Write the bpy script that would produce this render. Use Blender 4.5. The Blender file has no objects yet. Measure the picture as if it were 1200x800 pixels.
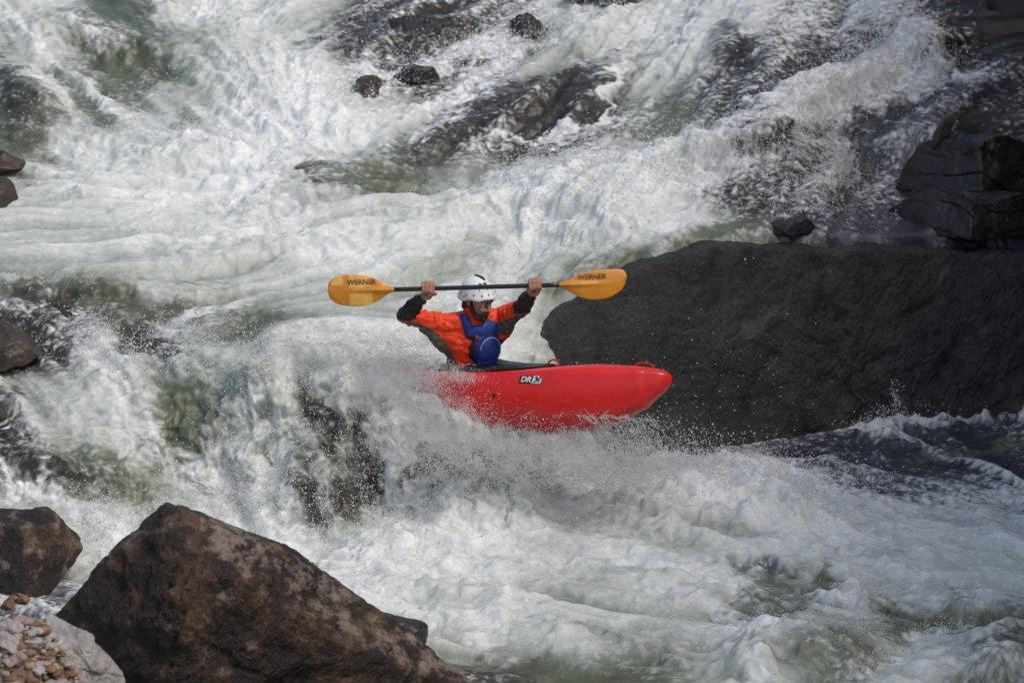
import bpy, bmesh, math, random
import numpy as np
from mathutils import Vector, Matrix, noise as mnoise
rng = np.random.default_rng(11)
random.seed(5)
R = math.radians
scene = bpy.context.scene
WQ = 1.0
DQ = 1.0
COL = scene.collection

# ------------------------------------------------------------------ camera geometry
TH = R(16.0)
FPX = 4550.0                                   # focal length in pixels of a 1200 px wide frame
FWD = np.array([0, math.cos(TH), -math.sin(TH)])
UPV = np.array([0, math.sin(TH), math.cos(TH)])
TGT = 1.086 * UPV
CAM = TGT - 26.0 * FWD

def project(p):
    q = np.asarray(p, float) - CAM
    d = q @ FWD
    return 600 + FPX * q[..., 0] / d, 400 - FPX * (q @ UPV) / d

def ray(u, v):
    return FWD + np.array([1, 0, 0]) * ((u - 600) / FPX) + UPV * ((400 - v) / FPX)

def at_y(u, v, Y):
    r = ray(u, v)
    return CAM + r * ((Y - CAM[1]) / r[1])

def at_z(u, v, z):
    r = ray(u, v)
    return CAM + r * ((z - CAM[2]) / r[2])

# ------------------------------------------------------------------ noise
_G2 = rng.normal(size=(256, 256, 2)).astype(np.float32)
_G2 /= np.linalg.norm(_G2, axis=2, keepdims=True)

def n2(x, y, seed=0):
    x = x + 17.31 * seed; y = y + 91.7 * seed
    xi = np.floor(x); yi = np.floor(y)
    fx = (x - xi).astype(np.float32); fy = (y - yi).astype(np.float32)
    i = xi.astype(np.int64) & 255; j = yi.astype(np.int64) & 255
    i1 = (i + 1) & 255; j1 = (j + 1) & 255
    ux = fx * fx * fx * (fx * (fx * 6 - 15) + 10); uy = fy * fy * fy * (fy * (fy * 6 - 15) + 10)
    def g(a, b, dx, dy):
        gg = _G2[a, b]
        return gg[..., 0] * dx + gg[..., 1] * dy
    a = g(i, j, fx, fy); b = g(i1, j, fx - 1, fy)
    c = g(i, j1, fx, fy - 1); d = g(i1, j1, fx - 1, fy - 1)
    return (a + (b - a) * ux + ((c + (d - c) * ux) - (a + (b - a) * ux)) * uy) * 1.5

_PERM = rng.permutation(4096)
_G3 = rng.normal(size=(4096, 3)).astype(np.float32)
_G3 /= np.linalg.norm(_G3, axis=1, keepdims=True)

def n3(p, seed=0):
    p = p + np.array([13.7, 7.1, 29.3]) * seed
    pi = np.floor(p).astype(np.int64); f = (p - pi).astype(np.float32)
    w = f * f * f * (f * (f * 6 - 15) + 10)
    def g(ox, oy, oz):
        h = _PERM[(_PERM[(_PERM[(pi[:, 0] + ox) & 4095] + pi[:, 1] + oy) & 4095] + pi[:, 2] + oz) & 4095]
        gr = _G3[h]
        return gr[:, 0] * (f[:, 0] - ox) + gr[:, 1] * (f[:, 1] - oy) + gr[:, 2] * (f[:, 2] - oz)
    def L(a, b, t): return a + (b - a) * t
    x00 = L(g(0,0,0), g(1,0,0), w[:, 0]); x10 = L(g(0,1,0), g(1,1,0), w[:, 0])
    x01 = L(g(0,0,1), g(1,0,1), w[:, 0]); x11 = L(g(0,1,1), g(1,1,1), w[:, 0])
    return L(L(x00, x10, w[:, 1]), L(x01, x11, w[:, 1]), w[:, 2]) * 1.4

def sstep(a, b, x):
    t = np.clip((x - a) / (b - a), 0, 1)
    return t * t * (3 - 2 * t)

# ------------------------------------------------------------------ object helpers
def tag(o, label=None, cat=None, group=None, kind=None):
    if label: o['label'] = label
    if cat: o['category'] = cat
    if group: o['group'] = group
    if kind: o['kind'] = kind
    return o

def link(o, parent=None):
    COL.objects.link(o)
    if parent is not None:
        o.parent = parent
    return o

def empty(name, loc=(0, 0, 0)):
    o = bpy.data.objects.new(name, None)
    o.empty_display_size = 0.2
    o.location = loc
    return link(o)

def np_mesh(name, V, F, mats=(), smooth=True, midx=None, attrs=None):
    """mesh from vertex array and an (n,k) face array"""
    me = bpy.data.meshes.new(name)
    V = np.ascontiguousarray(V, dtype=np.float32); F = np.ascontiguousarray(F, dtype=np.int32)
    nf, k = F.shape
    me.vertices.add(len(V)); me.vertices.foreach_set('co', V.ravel())
    me.loops.add(nf * k); me.loops.foreach_set('vertex_index', F.ravel())
    me.polygons.add(nf); me.polygons.foreach_set('loop_start', np.arange(nf, dtype=np.int32) * k)
    if smooth: me.polygons.foreach_set('use_smooth', np.ones(nf, dtype=bool))
    for m in mats: me.materials.append(m)
    if midx is not None: me.polygons.foreach_set('material_index', midx.astype(np.int32))
    for an, (typ, arr) in (attrs or {}).items():
        at = me.attributes.new(an, typ, 'POINT')
        at.data.foreach_set('value' if typ == 'FLOAT' else ('color' if typ == 'FLOAT_COLOR' else 'vector'),
                            np.ascontiguousarray(arr, dtype=np.float32).ravel())
    me.update(calc_edges=True)
    return me

def mobj(name, me, parent=None, loc=None):
    o = bpy.data.objects.new(name, me)
    if loc is not None: o.location = loc
    return link(o, parent)

def bm_obj(name, bm, mats, parent=None, smooth=True):
    me = bpy.data.meshes.new(name)
    bmesh.ops.recalc_face_normals(bm, faces=bm.faces[:])
    bm.to_mesh(me); bm.free()
    for m in (mats if isinstance(mats, (list, tuple)) else [mats]): me.materials.append(m)
    if smooth:
        for p in me.polygons: p.use_smooth = True
    return mobj(name, me, parent)

def bake(o, mods):
    """apply modifiers through the depsgraph, return the mesh"""
    for typ, kw in mods:
        m = o.modifiers.new(typ, typ)
        for k, v in kw.items(): setattr(m, k, v)
    bpy.context.view_layer.update()
    dg = bpy.context.evaluated_depsgraph_get()
    me = bpy.data.meshes.new_from_object(o.evaluated_get(dg), depsgraph=dg)
    old = o.data
    o.modifiers.clear(); o.data = me
    bpy.data.meshes.remove(old)
    return me

# ------------------------------------------------------------------ materials
def new_mat(name):
    m = bpy.data.materials.new(name); m.use_nodes = True
    nt = m.node_tree
    b = nt.nodes['Principled BSDF']
    return m, nt, b

def N(nt, typ, **kw):
    n = nt.nodes.new(typ)
    for k, v in kw.items():
        if k in n.inputs: n.inputs[k].default_value = v
        else: setattr(n, k, v)
    return n

def ramp(nt, src, stops):
    r = N(nt, 'ShaderNodeValToRGB')
    el = r.color_ramp.elements
    while len(el) < len(stops): el.new(0.5)
    for e, (p, c) in zip(el, stops):
        e.position = p; e.color = (*c, 1) if len(c) == 3 else c
    nt.links.new(src, r.inputs[0])
    return r.outputs[0]

def simple(name, col, rough=0.5, spec=0.5, bump=0.0, bscale=60, var=0.0, metal=0.0, coat=0.0):
    m, nt, b = new_mat(name)
    b.inputs['Base Color'].default_value = (*col, 1)
    b.inputs['Roughness'].default_value = rough
    b.inputs['Specular IOR Level'].default_value = spec
    b.inputs['Metallic'].default_value = metal
    b.inputs['Coat Weight'].default_value = coat
    tc = N(nt, 'ShaderNodeTexCoord')
    if bump or var:
        t = N(nt, 'ShaderNodeTexNoise', Scale=bscale, Detail=5.0, Roughness=0.6)
        nt.links.new(tc.outputs['Object'], t.inputs['Vector'])
        if bump:
            bp = N(nt, 'ShaderNodeBump', Strength=bump, Distance=0.01)
            nt.links.new(t.outputs[0], bp.inputs['Height']); nt.links.new(bp.outputs[0], b.inputs['Normal'])
        if var:
            t2 = N(nt, 'ShaderNodeTexNoise', Scale=bscale * 0.3, Detail=4.0)
            nt.links.new(tc.outputs['Object'], t2.inputs['Vector'])
            c = ramp(nt, t2.outputs[0], [(0.3, [x * (1 - var) for x in col]), (0.7, [min(1, x * (1 + var)) for x in col])])
            nt.links.new(c, b.inputs['Base Color'])
    return m

def rock_mat(name, dark, mid, light, rough=(0.3, 0.6), scale=3.0, light_at=0.62, fine=40.0, bump=0.6, streak=(1, 1, 1), patch=None, far=.03, near=.008, dist=.5):
    m, nt, b = new_mat(name)
    tc = N(nt, 'ShaderNodeTexCoord')
    mp = N(nt, 'ShaderNodeMapping'); mp.inputs['Scale'].default_value = streak
    nt.links.new(tc.outputs['Object'], mp.inputs[0])
    a = N(nt, 'ShaderNodeTexNoise', Scale=scale, Detail=9.0, Roughness=0.66, Distortion=dist)
    f = N(nt, 'ShaderNodeTexNoise', Scale=fine, Detail=8.0, Roughness=0.7)
    for t in (a, f): nt.links.new(mp.outputs[0], t.inputs['Vector'])
    c1 = ramp(nt, a.outputs[0], [(0.32, dark), (0.5, mid), (light_at, mid), (min(0.98, light_at + 0.12), light)])
    c2 = ramp(nt, f.outputs[0], [(0.3, (0.45, 0.45, 0.45)), (0.7, (1.35, 1.32, 1.28))])
    mx = N(nt, 'ShaderNodeMix', data_type='RGBA', blend_type='MULTIPLY'); mx.inputs[0].default_value = 0.8
    nt.links.new(c1, mx.inputs[6]); nt.links.new(c2, mx.inputs[7])
    out = mx.outputs[2]
    if patch:                                   # weathered / lichened blotches, plus ridge light painted through the attribute
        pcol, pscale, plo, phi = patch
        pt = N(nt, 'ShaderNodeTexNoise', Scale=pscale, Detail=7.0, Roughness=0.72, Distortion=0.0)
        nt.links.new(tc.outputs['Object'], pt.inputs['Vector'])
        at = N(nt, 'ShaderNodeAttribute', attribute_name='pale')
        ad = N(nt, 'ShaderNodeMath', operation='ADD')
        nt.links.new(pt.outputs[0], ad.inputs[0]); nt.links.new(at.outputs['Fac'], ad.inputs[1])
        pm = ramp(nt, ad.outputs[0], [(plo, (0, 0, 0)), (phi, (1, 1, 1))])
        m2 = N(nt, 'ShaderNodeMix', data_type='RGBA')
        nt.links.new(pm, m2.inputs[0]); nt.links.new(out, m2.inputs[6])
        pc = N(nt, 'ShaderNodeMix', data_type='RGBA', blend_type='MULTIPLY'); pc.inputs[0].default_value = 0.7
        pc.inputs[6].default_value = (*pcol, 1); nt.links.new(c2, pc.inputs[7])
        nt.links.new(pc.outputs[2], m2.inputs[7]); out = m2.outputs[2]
    nt.links.new(out, b.inputs['Base Color'])
    rr = ramp(nt, a.outputs[0], [(0.3, (rough[0],) * 3), (0.7, (rough[1],) * 3)])
    nt.links.new(rr, b.inputs['Roughness'])
    b1 = N(nt, 'ShaderNodeBump', Strength=bump, Distance=far)
    nt.links.new(a.outputs[0], b1.inputs['Height'])
    b2 = N(nt, 'ShaderNodeBump', Strength=bump, Distance=near)
    nt.links.new(f.outputs[0], b2.inputs['Height']); nt.links.new(b1.outputs[0], b2.inputs['Normal'])
    nt.links.new(b2.outputs[0], b.inputs['Normal'])
    return m
# ================================================================== RIVER
# base surface: columns of control points, (v, z) by line of sight or ('y', Y, z) directly
COLS = {
 -300: [(-150,2.6),(0,2.05),(170,1.55),(330,1.2),(350,1.15),(400,.92),(470,.70),(560,.42),(640,.15),(700,.03),(800,0),(900,-.02)],
 150: [(-150,2.6),(0,2.1),(170,1.55),(330,1.2),(345,1.16),(400,.95),(430,.88),(520,.55),(600,.20),(680,.03),(760,0),(900,-.02)],
 280: [(-150,2.6),(0,2.1),(170,1.58),(330,1.18),(400,1.03),(430,.96),(500,.64),(590,.12),(640,.01),(700,0),(900,-.02)],
 380: [(-150,2.65),(0,2.15),(170,1.64),(300,1.27),(400,1.06),(422,1.01),(440,.97),(462,.88),(606,.02),(640,0),(900,-.02)],
 440: [(-150,2.65),(0,2.15),(170,1.64),(300,1.27),(405,1.0),(430,.915),(448,.88),(468,.82),(610,.02),(640,0),(900,-.02)],
 490: [(0,2.15),(170,1.64),(300,1.25),(400,.96),(436,.86),(450,.838),(466,.80),(484,.72),(608,.02),(640,0),(900,-.02)],
 540: [(0,2.15),(170,1.64),(300,1.22),(400,.94),(440,.84),(474,.755),(490,.70),(508,.60),(606,.02),(640,0),(900,-.02)],
 600: [(0,2.2),(170,1.65),(300,1.2),(380,.96),(430,.80),(490,.655),(506,.60),(524,.48),(602,.02),(630,0),(900,-.02)],
 650: [(-150,2.7),(0,2.2),(180,1.66),(280,1.32),(330,1.16),(390,.88),(425,.72),(450,.58),(530,.22),(590,.03),(605,0),(900,-.02)],
 690: [(-150,2.75),(0,2.25),(150,1.8),(260,1.42),(300,1.28),(335,1.16),(360,1.10),(380,.98)],
 760: [(-150,2.75),(0,2.25),(150,1.8),(260,1.44),(292,1.36)],
 900: [(-150,2.95),(0,2.45),(150,1.9),(250,1.47),(268,1.41),(286,1.39)],
 1020: [(-150,3.0),(0,2.45),(150,1.80),(200,1.50),(232,1.385),(262,1.345),(284,1.315)],
 1500: [(-150,3.1),(0,2.5),(150,1.80),(200,1.42),(232,1.22),(262,1.14),(284,1.10)],
}
_cu = np.array(sorted(COLS)); _cyz = []
for cu in _cu:
    pts = []
    for c in COLS[cu]:
        if c[0] == 'y': pts.append((c[1], c[2]))
        else:
            p = np.array([0, 0, 0.0]); r = ray(600, c[0])      # plane u=const handled through depth only
            t = (c[1] - CAM[2]) / r[2]; p = CAM + r * t
            pts.append((p[1], c[1]))
    pts = sorted(pts)
    _cyz.append(np.array(pts))

def base_z(X, Y):
    d = (Y - CAM[1]) * math.cos(TH) - (np.clip(Y, -1, 9) * .24 + .1 - CAM[2]) * math.sin(TH)
    u = 600 + FPX * X / d
    edge = 1.02 + .33 * (X - .62) + .215 * 1.3 + .05          # the ledge's upper front edge, a little inside the rock
    s = sstep(-.05, .05, Y - edge)
    Z = np.stack([np.interp(Y, c[:, 0], c[:, 1]) if cu < 680 else np.interp(Y, c[:, 0], c[:, 1]) * s + (-.02) * (1 - s) for cu, c in zip(_cu, _cyz)])
    k = np.clip(np.searchsorted(_cu, u) - 1, 0, len(_cu) - 2)
    t = np.clip((u - _cu[k]) / (_cu[k + 1] - _cu[k]), 0, 1); t = t * t * (3 - 2 * t)
    za = np.take_along_axis(Z, k[None], 0)[0]; zb = np.take_along_axis(Z, k[None] + 1, 0)[0]
    return za + (zb - za) * t

# grid of the water sheet
xs = np.concatenate([np.linspace(-9, -5.02, 70), np.arange(-5.0, 5.0, .0072 * WQ), np.linspace(5.02, 9, 70)])
ys = np.concatenate([np.linspace(-7, -4.42, 60), np.arange(-4.4, -.62, .0105 * WQ), np.arange(-.62, -.25, .0024 * WQ), np.arange(-.25, .34, .0045 * WQ), np.arange(.34, .95, .006 * WQ),
                     np.arange(.95, 8.6, .0095 * WQ), np.linspace(8.65, 14, 90)])
NX, NY = len(xs), len(ys)
GX, GY = np.meshgrid(xs, ys)                       # (NY, NX)

# coarse, smoothed base
cx = np.arange(-9.2, 9.21, .04); cy = np.arange(-7.2, 14.3, .02)
CX, CY = np.meshgrid(cx, cy)
CZ = base_z(CX.ravel(), CY.ravel()).reshape(CX.shape)
def blur(a, sy, sx):
    for ax, s in ((0, sy), (1, sx)):
        if s <= 0: continue
        r = int(3 * s) + 1
        k = np.exp(-.5 * (np.arange(-r, r + 1) / s) ** 2); k /= k.sum()
        pad = [(0, 0), (0, 0)]; pad[ax] = (r, r)
        b = np.pad(a, pad, mode='edge')
        a = sum(k[i] * (b[i:i + a.shape[0], :] if ax == 0 else b[:, i:i + a.shape[1]]) for i in range(2 * r + 1))
    return a
CZ = blur(CZ, 3.0, 3.0)

def bil(A, x0, dx, y0, dy, X, Y):
    fx = np.clip((X - x0) / dx, 0, A.shape[1] - 1.001); fy = np.clip((Y - y0) / dy, 0, A.shape[0] - 1.001)
    i = fx.astype(np.int64); j = fy.astype(np.int64); a = (fx - i).astype(np.float32); b = (fy - j).astype(np.float32)
    return (A[j, i] * (1 - a) + A[j, i + 1] * a) * (1 - b) + (A[j + 1, i] * (1 - a) + A[j + 1, i + 1] * a) * b

def zbase(X, Y): return bil(CZ, cx[0], .04, cy[0], .02, X, Y)

FOAM = """
764488764445589888767411
566336863347587885646721
573248995454536654437885
263469999876214344688522
277889997434458887352111
687789854444999973564111
556878877777999973322111
565676788766863222221111
434555556568522222222222
224333456678522222222222
357776477888732222222222
667736778998722222222222
367737857998773222247776
446689864787886356322222
733389863588899999754566
558888867999867668888887
457888989888778877776777
555678898878756775346767
555667777778655557355224
333333333334323467435755
""".split()
UND = """
ggooggggkkkkkgggggkkkkkk
ggooggggkkkkkggggkkkkkkk
ggooggggkkkkkkggkkkkkkkk
ogogggggggkkkkkokkkbbbkk
oggggggggkkkkkgggkkbbbkk
gggggggkogggggggkkkkkkkk
gggggggggggggggggkbbbbbb
ggggggggggggggoooobbbbbb
ooogggggggggggoobbbbbbbb
kkkooooggggggbbbbbbbbbbb
kkggggkggggggbbbbbbbbbbb
ggggogggggggggbbbbbbbbbb
kgggoggkgggggkkbbbbbbbbb
koggggggkkggkgbbbbbbbbbb
oooogggkkkggggggggbbbbbb
gggggggggggggggggggggggg
gggggggggggggggggggggggg
bbgggggggggggggggoooogbg
bbggggggggggggggoogooogo
oooooooooooooooogggoogoo
""".split()
FM = np.array([[int(c) for c in r] for r in FOAM], float) / 9
FM = FM ** 1.2
UC = {'g': (.285, .320, .255), 'o': (.105, .120, .076), 'k': (.040, .034, .028), 'b': (.050, .056, .066)}
UM = np.array([[UC[c] for c in r] for r in UND], float)

# finer features: (u, v, ru, rv, rotation, foam value, strength, under type or None)
SPOTS = [
 (118,12,42,16,-8,.12,.9,'o'),(165,88,45,17,8,.12,.9,'o'),(150,70,24,10,-20,.1,.8,'o'),(85,85,24,16,40,.25,.8,'o'),(110,125,28,14,35,.25,.8,'o'),
 (30,130,26,45,-25,.12,.9,'o'),(10,120,14,40,-15,.08,.8,'k'),(215,148,9,14,20,.3,.7,'o'),
 (60,100,14,40,-28,.85,.7,None),(125,118,60,9,35,.95,.7,None),(180,135,30,8,40,.95,.6,None),
 (450,25,45,22,-20,.25,.8,'k'),(500,40,60,14,-15,.15,.9,'k'),(460,62,50,13,8,.28,.8,'k'),
 (455,85,80,6,-12,.95,.8,None),(560,60,40,9,-12,.9,.8,None),
 (600,70,60,10,-20,.95,.8,None),(520,115,80,9,-18,.92,.8,None),
 (540,158,80,18,-22,.24,.9,'k'),(640,118,60,24,-12,.17,.95,'k'),(700,100,45,20,-18,.15,.7,'k'),(610,140,60,16,-10,.1,.9,'k'),(660,170,36,10,-20,.25,.85,'k'),
 (722,112,34,5,-52,.97,.95,None),(690,148,60,4,-15,.9,.9,None),(650,160,60,3,-8,.85,.8,None),
 (650,75,34,10,-30,.35,.8,'g'),(790,140,36,14,0,.2,.8,'o'),(750,152,40,10,0,.2,.8,'o'),(875,60,26,24,0,.15,.8,'k'),(890,130,26,18,0,.12,.85,'k'),
 (1010,60,20,30,30,.2,.8,'k'),(960,80,50,14,-20,.2,.8,'k'),
 (980,112,95,16,-22,.95,.9,None),(860,175,70,15,-18,.97,.9,None),(760,200,70,14,-16,.97,.8,None),(900,130,20,7,-20,.8,.6,None),
 (1060,60,50,20,35,.75,.8,None),(1140,108,60,5,-8,.25,.9,'b'),(1100,120,80,8,-12,.12,.9,'b'),(940,158,60,7,-10,.12,.85,'k'),(1020,150,60,7,-12,.1,.85,'b'),(890,178,40,8,-12,.15,.8,'k'),
 (980,185,14,30,20,.8,.8,None),(955,215,24,16,-30,.6,.8,None),(900,205,40,14,-30,.45,.7,'k'),(865,225,26,14,-30,.3,.7,'k'),
 (690,225,120,40,-10,.98,.6,None),(640,250,70,30,0,1,.6,None),
 (700,293,60,10,-10,.38,.85,'g'),(800,283,70,9,-12,.22,.9,'o'),(740,306,50,7,-14,.2,.8,'o'),(850,270,40,6,-12,.2,.9,'o'),(640,335,40,8,-20,.3,.7,'o'),
 (365,205,10,7,0,.05,.9,'k'),(410,200,45,9,4,.25,.9,'o'),(460,215,48,11,4,.28,.9,'o'),(560,288,26,10,-20,.4,.8,'g'),(510,320,30,14,-10,.4,.8,'g'),
 (60,338,70,5,-2,.2,.8,'o'),(170,331,60,4,3,.2,.8,'o'),(75,362,55,9,4,.06,.95,'k'),(140,360,36,12,8,.25,.8,'o'),(170,385,46,14,0,.25,.8,'o'),
 (220,385,34,5,-38,.85,.8,None),(270,362,30,5,-40,.75,.8,None),(340,385,50,14,0,.35,.7,'o'),(300,395,60,10,0,.3,.7,'o'),
 (170,405,24,8,0,.1,.9,'k'),(205,412,10,9,0,.3,.9,'b'),(90,400,40,10,0,.35,.8,'k'),
 (215,470,34,26,-15,.14,.95,'o'),(205,505,18,14,40,.12,.95,'o'),(110,545,40,14,20,.25,.7,'o'),(140,575,36,24,15,.2,.85,'o'),(60,555,40,12,30,.3,.8,'k'),
 (10,465,16,10,20,.1,.8,'k'),(20,500,22,16,10,.35,.7,'k'),(40,570,60,7,35,.9,.8,None),(90,595,28,9,45,.9,.8,None),
 (330,470,20,60,15,.72,.8,'g'),(300,540,20,40,10,.78,.6,'g'),(385,435,90,10,-6,.55,.8,'g'),
 (415,500,14,14,0,.08,.95,'k'),(385,520,12,16,30,.1,.9,'k'),(370,480,12,12,0,.3,.8,'k'),(430,545,18,9,30,.12,.9,'k'),(420,580,30,16,-10,.12,.9,'k'),(365,580,16,26,-10,.22,.85,'k'),(450,540,9,9,0,.15,.8,'k'),
 (460,470,12,40,-25,.9,.7,None),(470,560,20,40,-15,.95,.7,None),(500,540,12,14,0,.15,.9,'k'),(525,545,22,10,20,.15,.9,'k'),(565,530,20,10,0,.15,.85,'k'),(590,560,14,10,0,.4,.6,'k'),(470,440,40,14,-10,.95,.8,None),(510,475,36,16,35,.95,.8,None),(560,505,40,12,25,.95,.8,None),(440,470,30,20,0,.9,.7,None),
 (840,590,110,28,-4,1,.8,None),(850,560,70,12,12,.95,.8,None),(740,590,60,18,10,.97,.7,None),
 (1110,488,120,13,-8,.95,.95,None),(1040,503,40,9,-18,.92,.95,None),(1120,515,120,12,-3,.08,.9,'b'),(1130,527,80,3,-4,.05,.9,'o'),(980,530,60,10,0,.05,.9,'b'),(1060,548,120,4,2,.4,.7,'b'),(965,558,30,10,0,.3,.8,'b'),
 (830,632,60,10,-3,.45,.8,'g'),(740,630,50,8,0,.5,.7,'g'),(800,655,80,5,8,.85,.7,None),
 (1000,605,100,16,4,.85,.5,None),(1060,640,120,14,4,.85,.5,None),
 (905,683,18,8,8,.08,.95,'o'),(975,683,16,9,30,.06,.95,'o'),(925,708,34,12,15,.12,.9,'o'),(880,668,40,4,5,.3,.8,'b'),
 (1012,708,45,6,12,.92,.9,None),(1000,695,10,22,-35,.9,.8,None),(1095,722,60,13,-4,.05,.95,'o'),(1180,722,40,14,0,.15,.9,'o'),(1045,718,20,5,0,.1,.8,'k'),
 (980,745,70,24,-10,.5,.7,'g'),(1050,742,20,14,30,.2,.8,'o'),(1085,752,50,7,-30,.92,.9,None),(880,775,20,26,20,.95,.8,None),(1000,728,20,6,0,.92,.8,None),
 (960,780,50,14,0,.3,.8,'o'),(1150,760,50,12,0,.8,.6,None),(1190,765,14,10,0,.15,.8,'o'),
 (780,740,40,10,-6,.35,.8,'g'),(690,740,90,5,12,.8,.7,None),(640,755,60,10,4,.4,.8,'g'),(640,790,120,14,3,.08,.9,'o'),(560,790,60,14,6,.05,.9,'k'),(520,765,36,12,-10,.45,.8,'g'),
 (870,735,10,40,-25,.8,.7,None),(40,690,60,12,10,.35,.9,'b'),(20,680,30,6,-10,.8,.7,None),(110,620,14,28,-20,.85,.8,None),(120,650,24,14,-30,.8,.8,None),
 (200,640,60,30,0,.8,.5,None),
]
FLOW = [ # u, v, direction x, direction y (image, down positive), radius
 (50,60,.7,.55,120),(150,120,.75,.6,100),(250,150,.9,.5,110),(400,60,-.7,.5,120),(560,110,-.92,.4,130),(650,120,-.9,.35,110),(720,110,-.5,.8,60),
 (850,60,-.6,.7,130),(980,110,-.9,.38,110),(860,180,-.92,.35,100),(1100,120,-.95,.25,120),(700,230,-.85,.5,120),(950,220,-.5,.85,90),
 (760,290,-.95,.25,80),(620,350,-.85,.5,80),(150,260,.96,-.2,130),(330,280,.96,-.22,130),(500,280,.9,-.35,120),(120,340,1,.0,120),
 (160,390,.7,.7,80),(260,380,.7,-.65,60),(80,470,.8,.55,110),(215,480,.3,.95,50),(250,560,.5,.85,80),(120,570,.75,.65,80),(320,480,-.2,1,60),
 (410,530,0,1,70),(520,530,.15,1,80),(640,560,.3,.9,80),(840,590,.85,.5,110),(1080,500,-1,.12,120),(1050,550,1,.0,120),(400,650,.9,.3,110),
 (560,660,1,.1,130),(760,660,.96,.22,120),(950,640,.97,.15,130),(1120,640,.95,.3,120),(700,740,.95,.25,110),(960,710,.8,.55,90),(1100,740,.9,-.3,90),(620,790,1,.1,110),(50,690,.9,.2,90),
]

# fields on a 1 cm raster
RX0, RY0, RD = -6.0, -5.6, .01
rx = np.arange(RX0, 6.0, RD); ry = np.arange(RY0, 10.2, RD)
RXX, RYY = np.meshgrid(rx, ry)
RZ = zbase(RXX, RYY)
def proj_xyz(X, Y, Z):
    d = (Y - CAM[1]) * FWD[1] + (Z - CAM[2]) * FWD[2]
    return 600 + FPX * X / d, 400 - FPX * ((Y - CAM[1]) * UPV[1] + (Z - CAM[2]) * UPV[2]) / d

def flow_field(U, V, X, Y):
    """downstream direction on the ground, from the local directions above"""
    fx = np.full(U.shape, .02, np.float32); fy = np.full(U.shape, .02, np.float32)
    for (a, b, dx, dy, r) in FLOW:
        w = np.exp(-((U - a) ** 2 + (V - b) ** 2 * 2.2) / (2 * (r * .8) ** 2)).astype(np.float32)
        fx += w * dx; fy += w * dy
    # a pixel down is more ground metres than a pixel across
    gx, gy = fx, -fy * 2.4
    s = np.stack([n2(X * .9, Y * .9, 71), n2(X * .9 + 40, Y * .9, 72)])
    gx = gx + s[0] * .35; gy = gy + s[1] * .35
    l = np.hypot(gx, gy) + 1e-6
    return gx / l, gy / l
sub = 4
u_, v_ = proj_xyz(RXX[::sub, ::sub], RYY[::sub, ::sub], RZ[::sub, ::sub])
fxs, fys = flow_field(u_, v_, RXX[::sub, ::sub], RYY[::sub, ::sub])
FXR = bil(fxs, RX0, RD * sub, RY0, RD * sub, RXX, RYY).astype(np.float32)
FYR = bil(fys, RX0, RD * sub, RY0, RD * sub, RXX, RYY).astype(np.float32)

def lic(src, steps, h):
    acc = src.copy(); H, W = src.shape
    I0, J0 = np.meshgrid(np.arange(W, dtype=np.float32), np.arange(H, dtype=np.float32))
    for sgn in (1, -1):
        x = I0.copy(); y = J0.copy()
        for k in range(steps):
            i = np.clip(x, 0, W - 1).astype(np.int32); j = np.clip(y, 0, H - 1).astype(np.int32)
            x += sgn * h * FXR[j, i]; y += sgn * h * FYR[j, i]
            i = np.clip(x, 0, W - 1).astype(np.int32); j = np.clip(y, 0, H - 1).astype(np.int32)
            acc += src[j, i] * (1 - k / steps)
    return acc
def norm(a): return (a - a.mean()) / a.std()
_wn = blur(rng.normal(size=RXX.shape).astype(np.float32), 1.1, 1.1)
LICF = norm(lic(_wn, 14, 1.3)).astype(np.float32)              # fine streaks, ~2 cm wide, ~20 cm long
_wn = blur(rng.normal(size=RXX.shape).astype(np.float32), 3.2, 3.2)
LICM = norm(lic(_wn, 16, 3.0)).astype(np.float32)              # ~7 cm wide, ~50 cm long
_wn = norm(n2(RXX * 3.2, RYY * 3.2, 5) + .5 * n2(RXX * 7, RYY * 7, 6)).astype(np.float32)
LICC = norm(lic(_wn, 12, 6.0)).astype(np.float32)              # broad tongues

def rast(A, X, Y): return bil(A, RX0, RD, RY0, RD, X, Y).astype(np.float32)

# fields at the sheet's vertices
GZ0 = zbase(GX, GY)
GU, GV = proj_xyz(GX, GY, GZ0)
GS = GY + GZ0 * .9                                 # runs on down the steep faces too
w1 = n2(GX * 1.1, GS * 1.1, 1); w2 = n2(GX * 1.1, GS * 1.1, 2)
w3 = n2(GX * 4.3, GS * 4.3, 3); w4 = n2(GX * 4.3, GS * 4.3, 4)
w5 = n2(GX * 13, GS * 13, 7); w6 = n2(GX * 13, GS * 13, 8); w7 = n2(GX * 5.5, GS * 5.5, 17) + .6 * n2(GX * 14, GS * 14, 18)
SU = GU + w1 * 18 + w3 * 14 + w5 * 7; SV = GV + w2 * 9 + w4 * 8 + w6 * 4.5
fm = bil(FM, 25, 50, 20, 40, SU, SV)
um = np.stack([bil(UM[:, :, k], 25, 50, 20, 40, SU, SV) for k in range(3)], -1)
for (a, b, ru, rv, rot, val, st, ut) in SPOTS:
    c, s = math.cos(R(rot)), math.sin(R(rot))
    m = (np.abs(SU - a) < 2.3 * max(ru, rv) + 4) & (np.abs(SV - b) < 2.3 * max(ru, rv) + 4)
    du = SU[m] - a; dv = SV[m] - b
    q = ((du * c + dv * s) / ru) ** 2 + ((-du * s + dv * c) / rv) ** 2
    w = st * np.exp(-(q * np.exp(w7[m] * 1.1)) ** 1.5 * .55)
    fm[m] += (val ** 1.15 - fm[m]) * w
    if ut: um[m] += (np.array(UC[ut]) - um[m]) * (w ** .7)[:, None]

lf = rast(LICF, GX, GY); lm = rast(LICM, GX, GY); lc = rast(LICC, GX, GY)
FXV = rast(FXR, GX, GY); FYV = rast(FYR, GX, GY)
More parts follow.
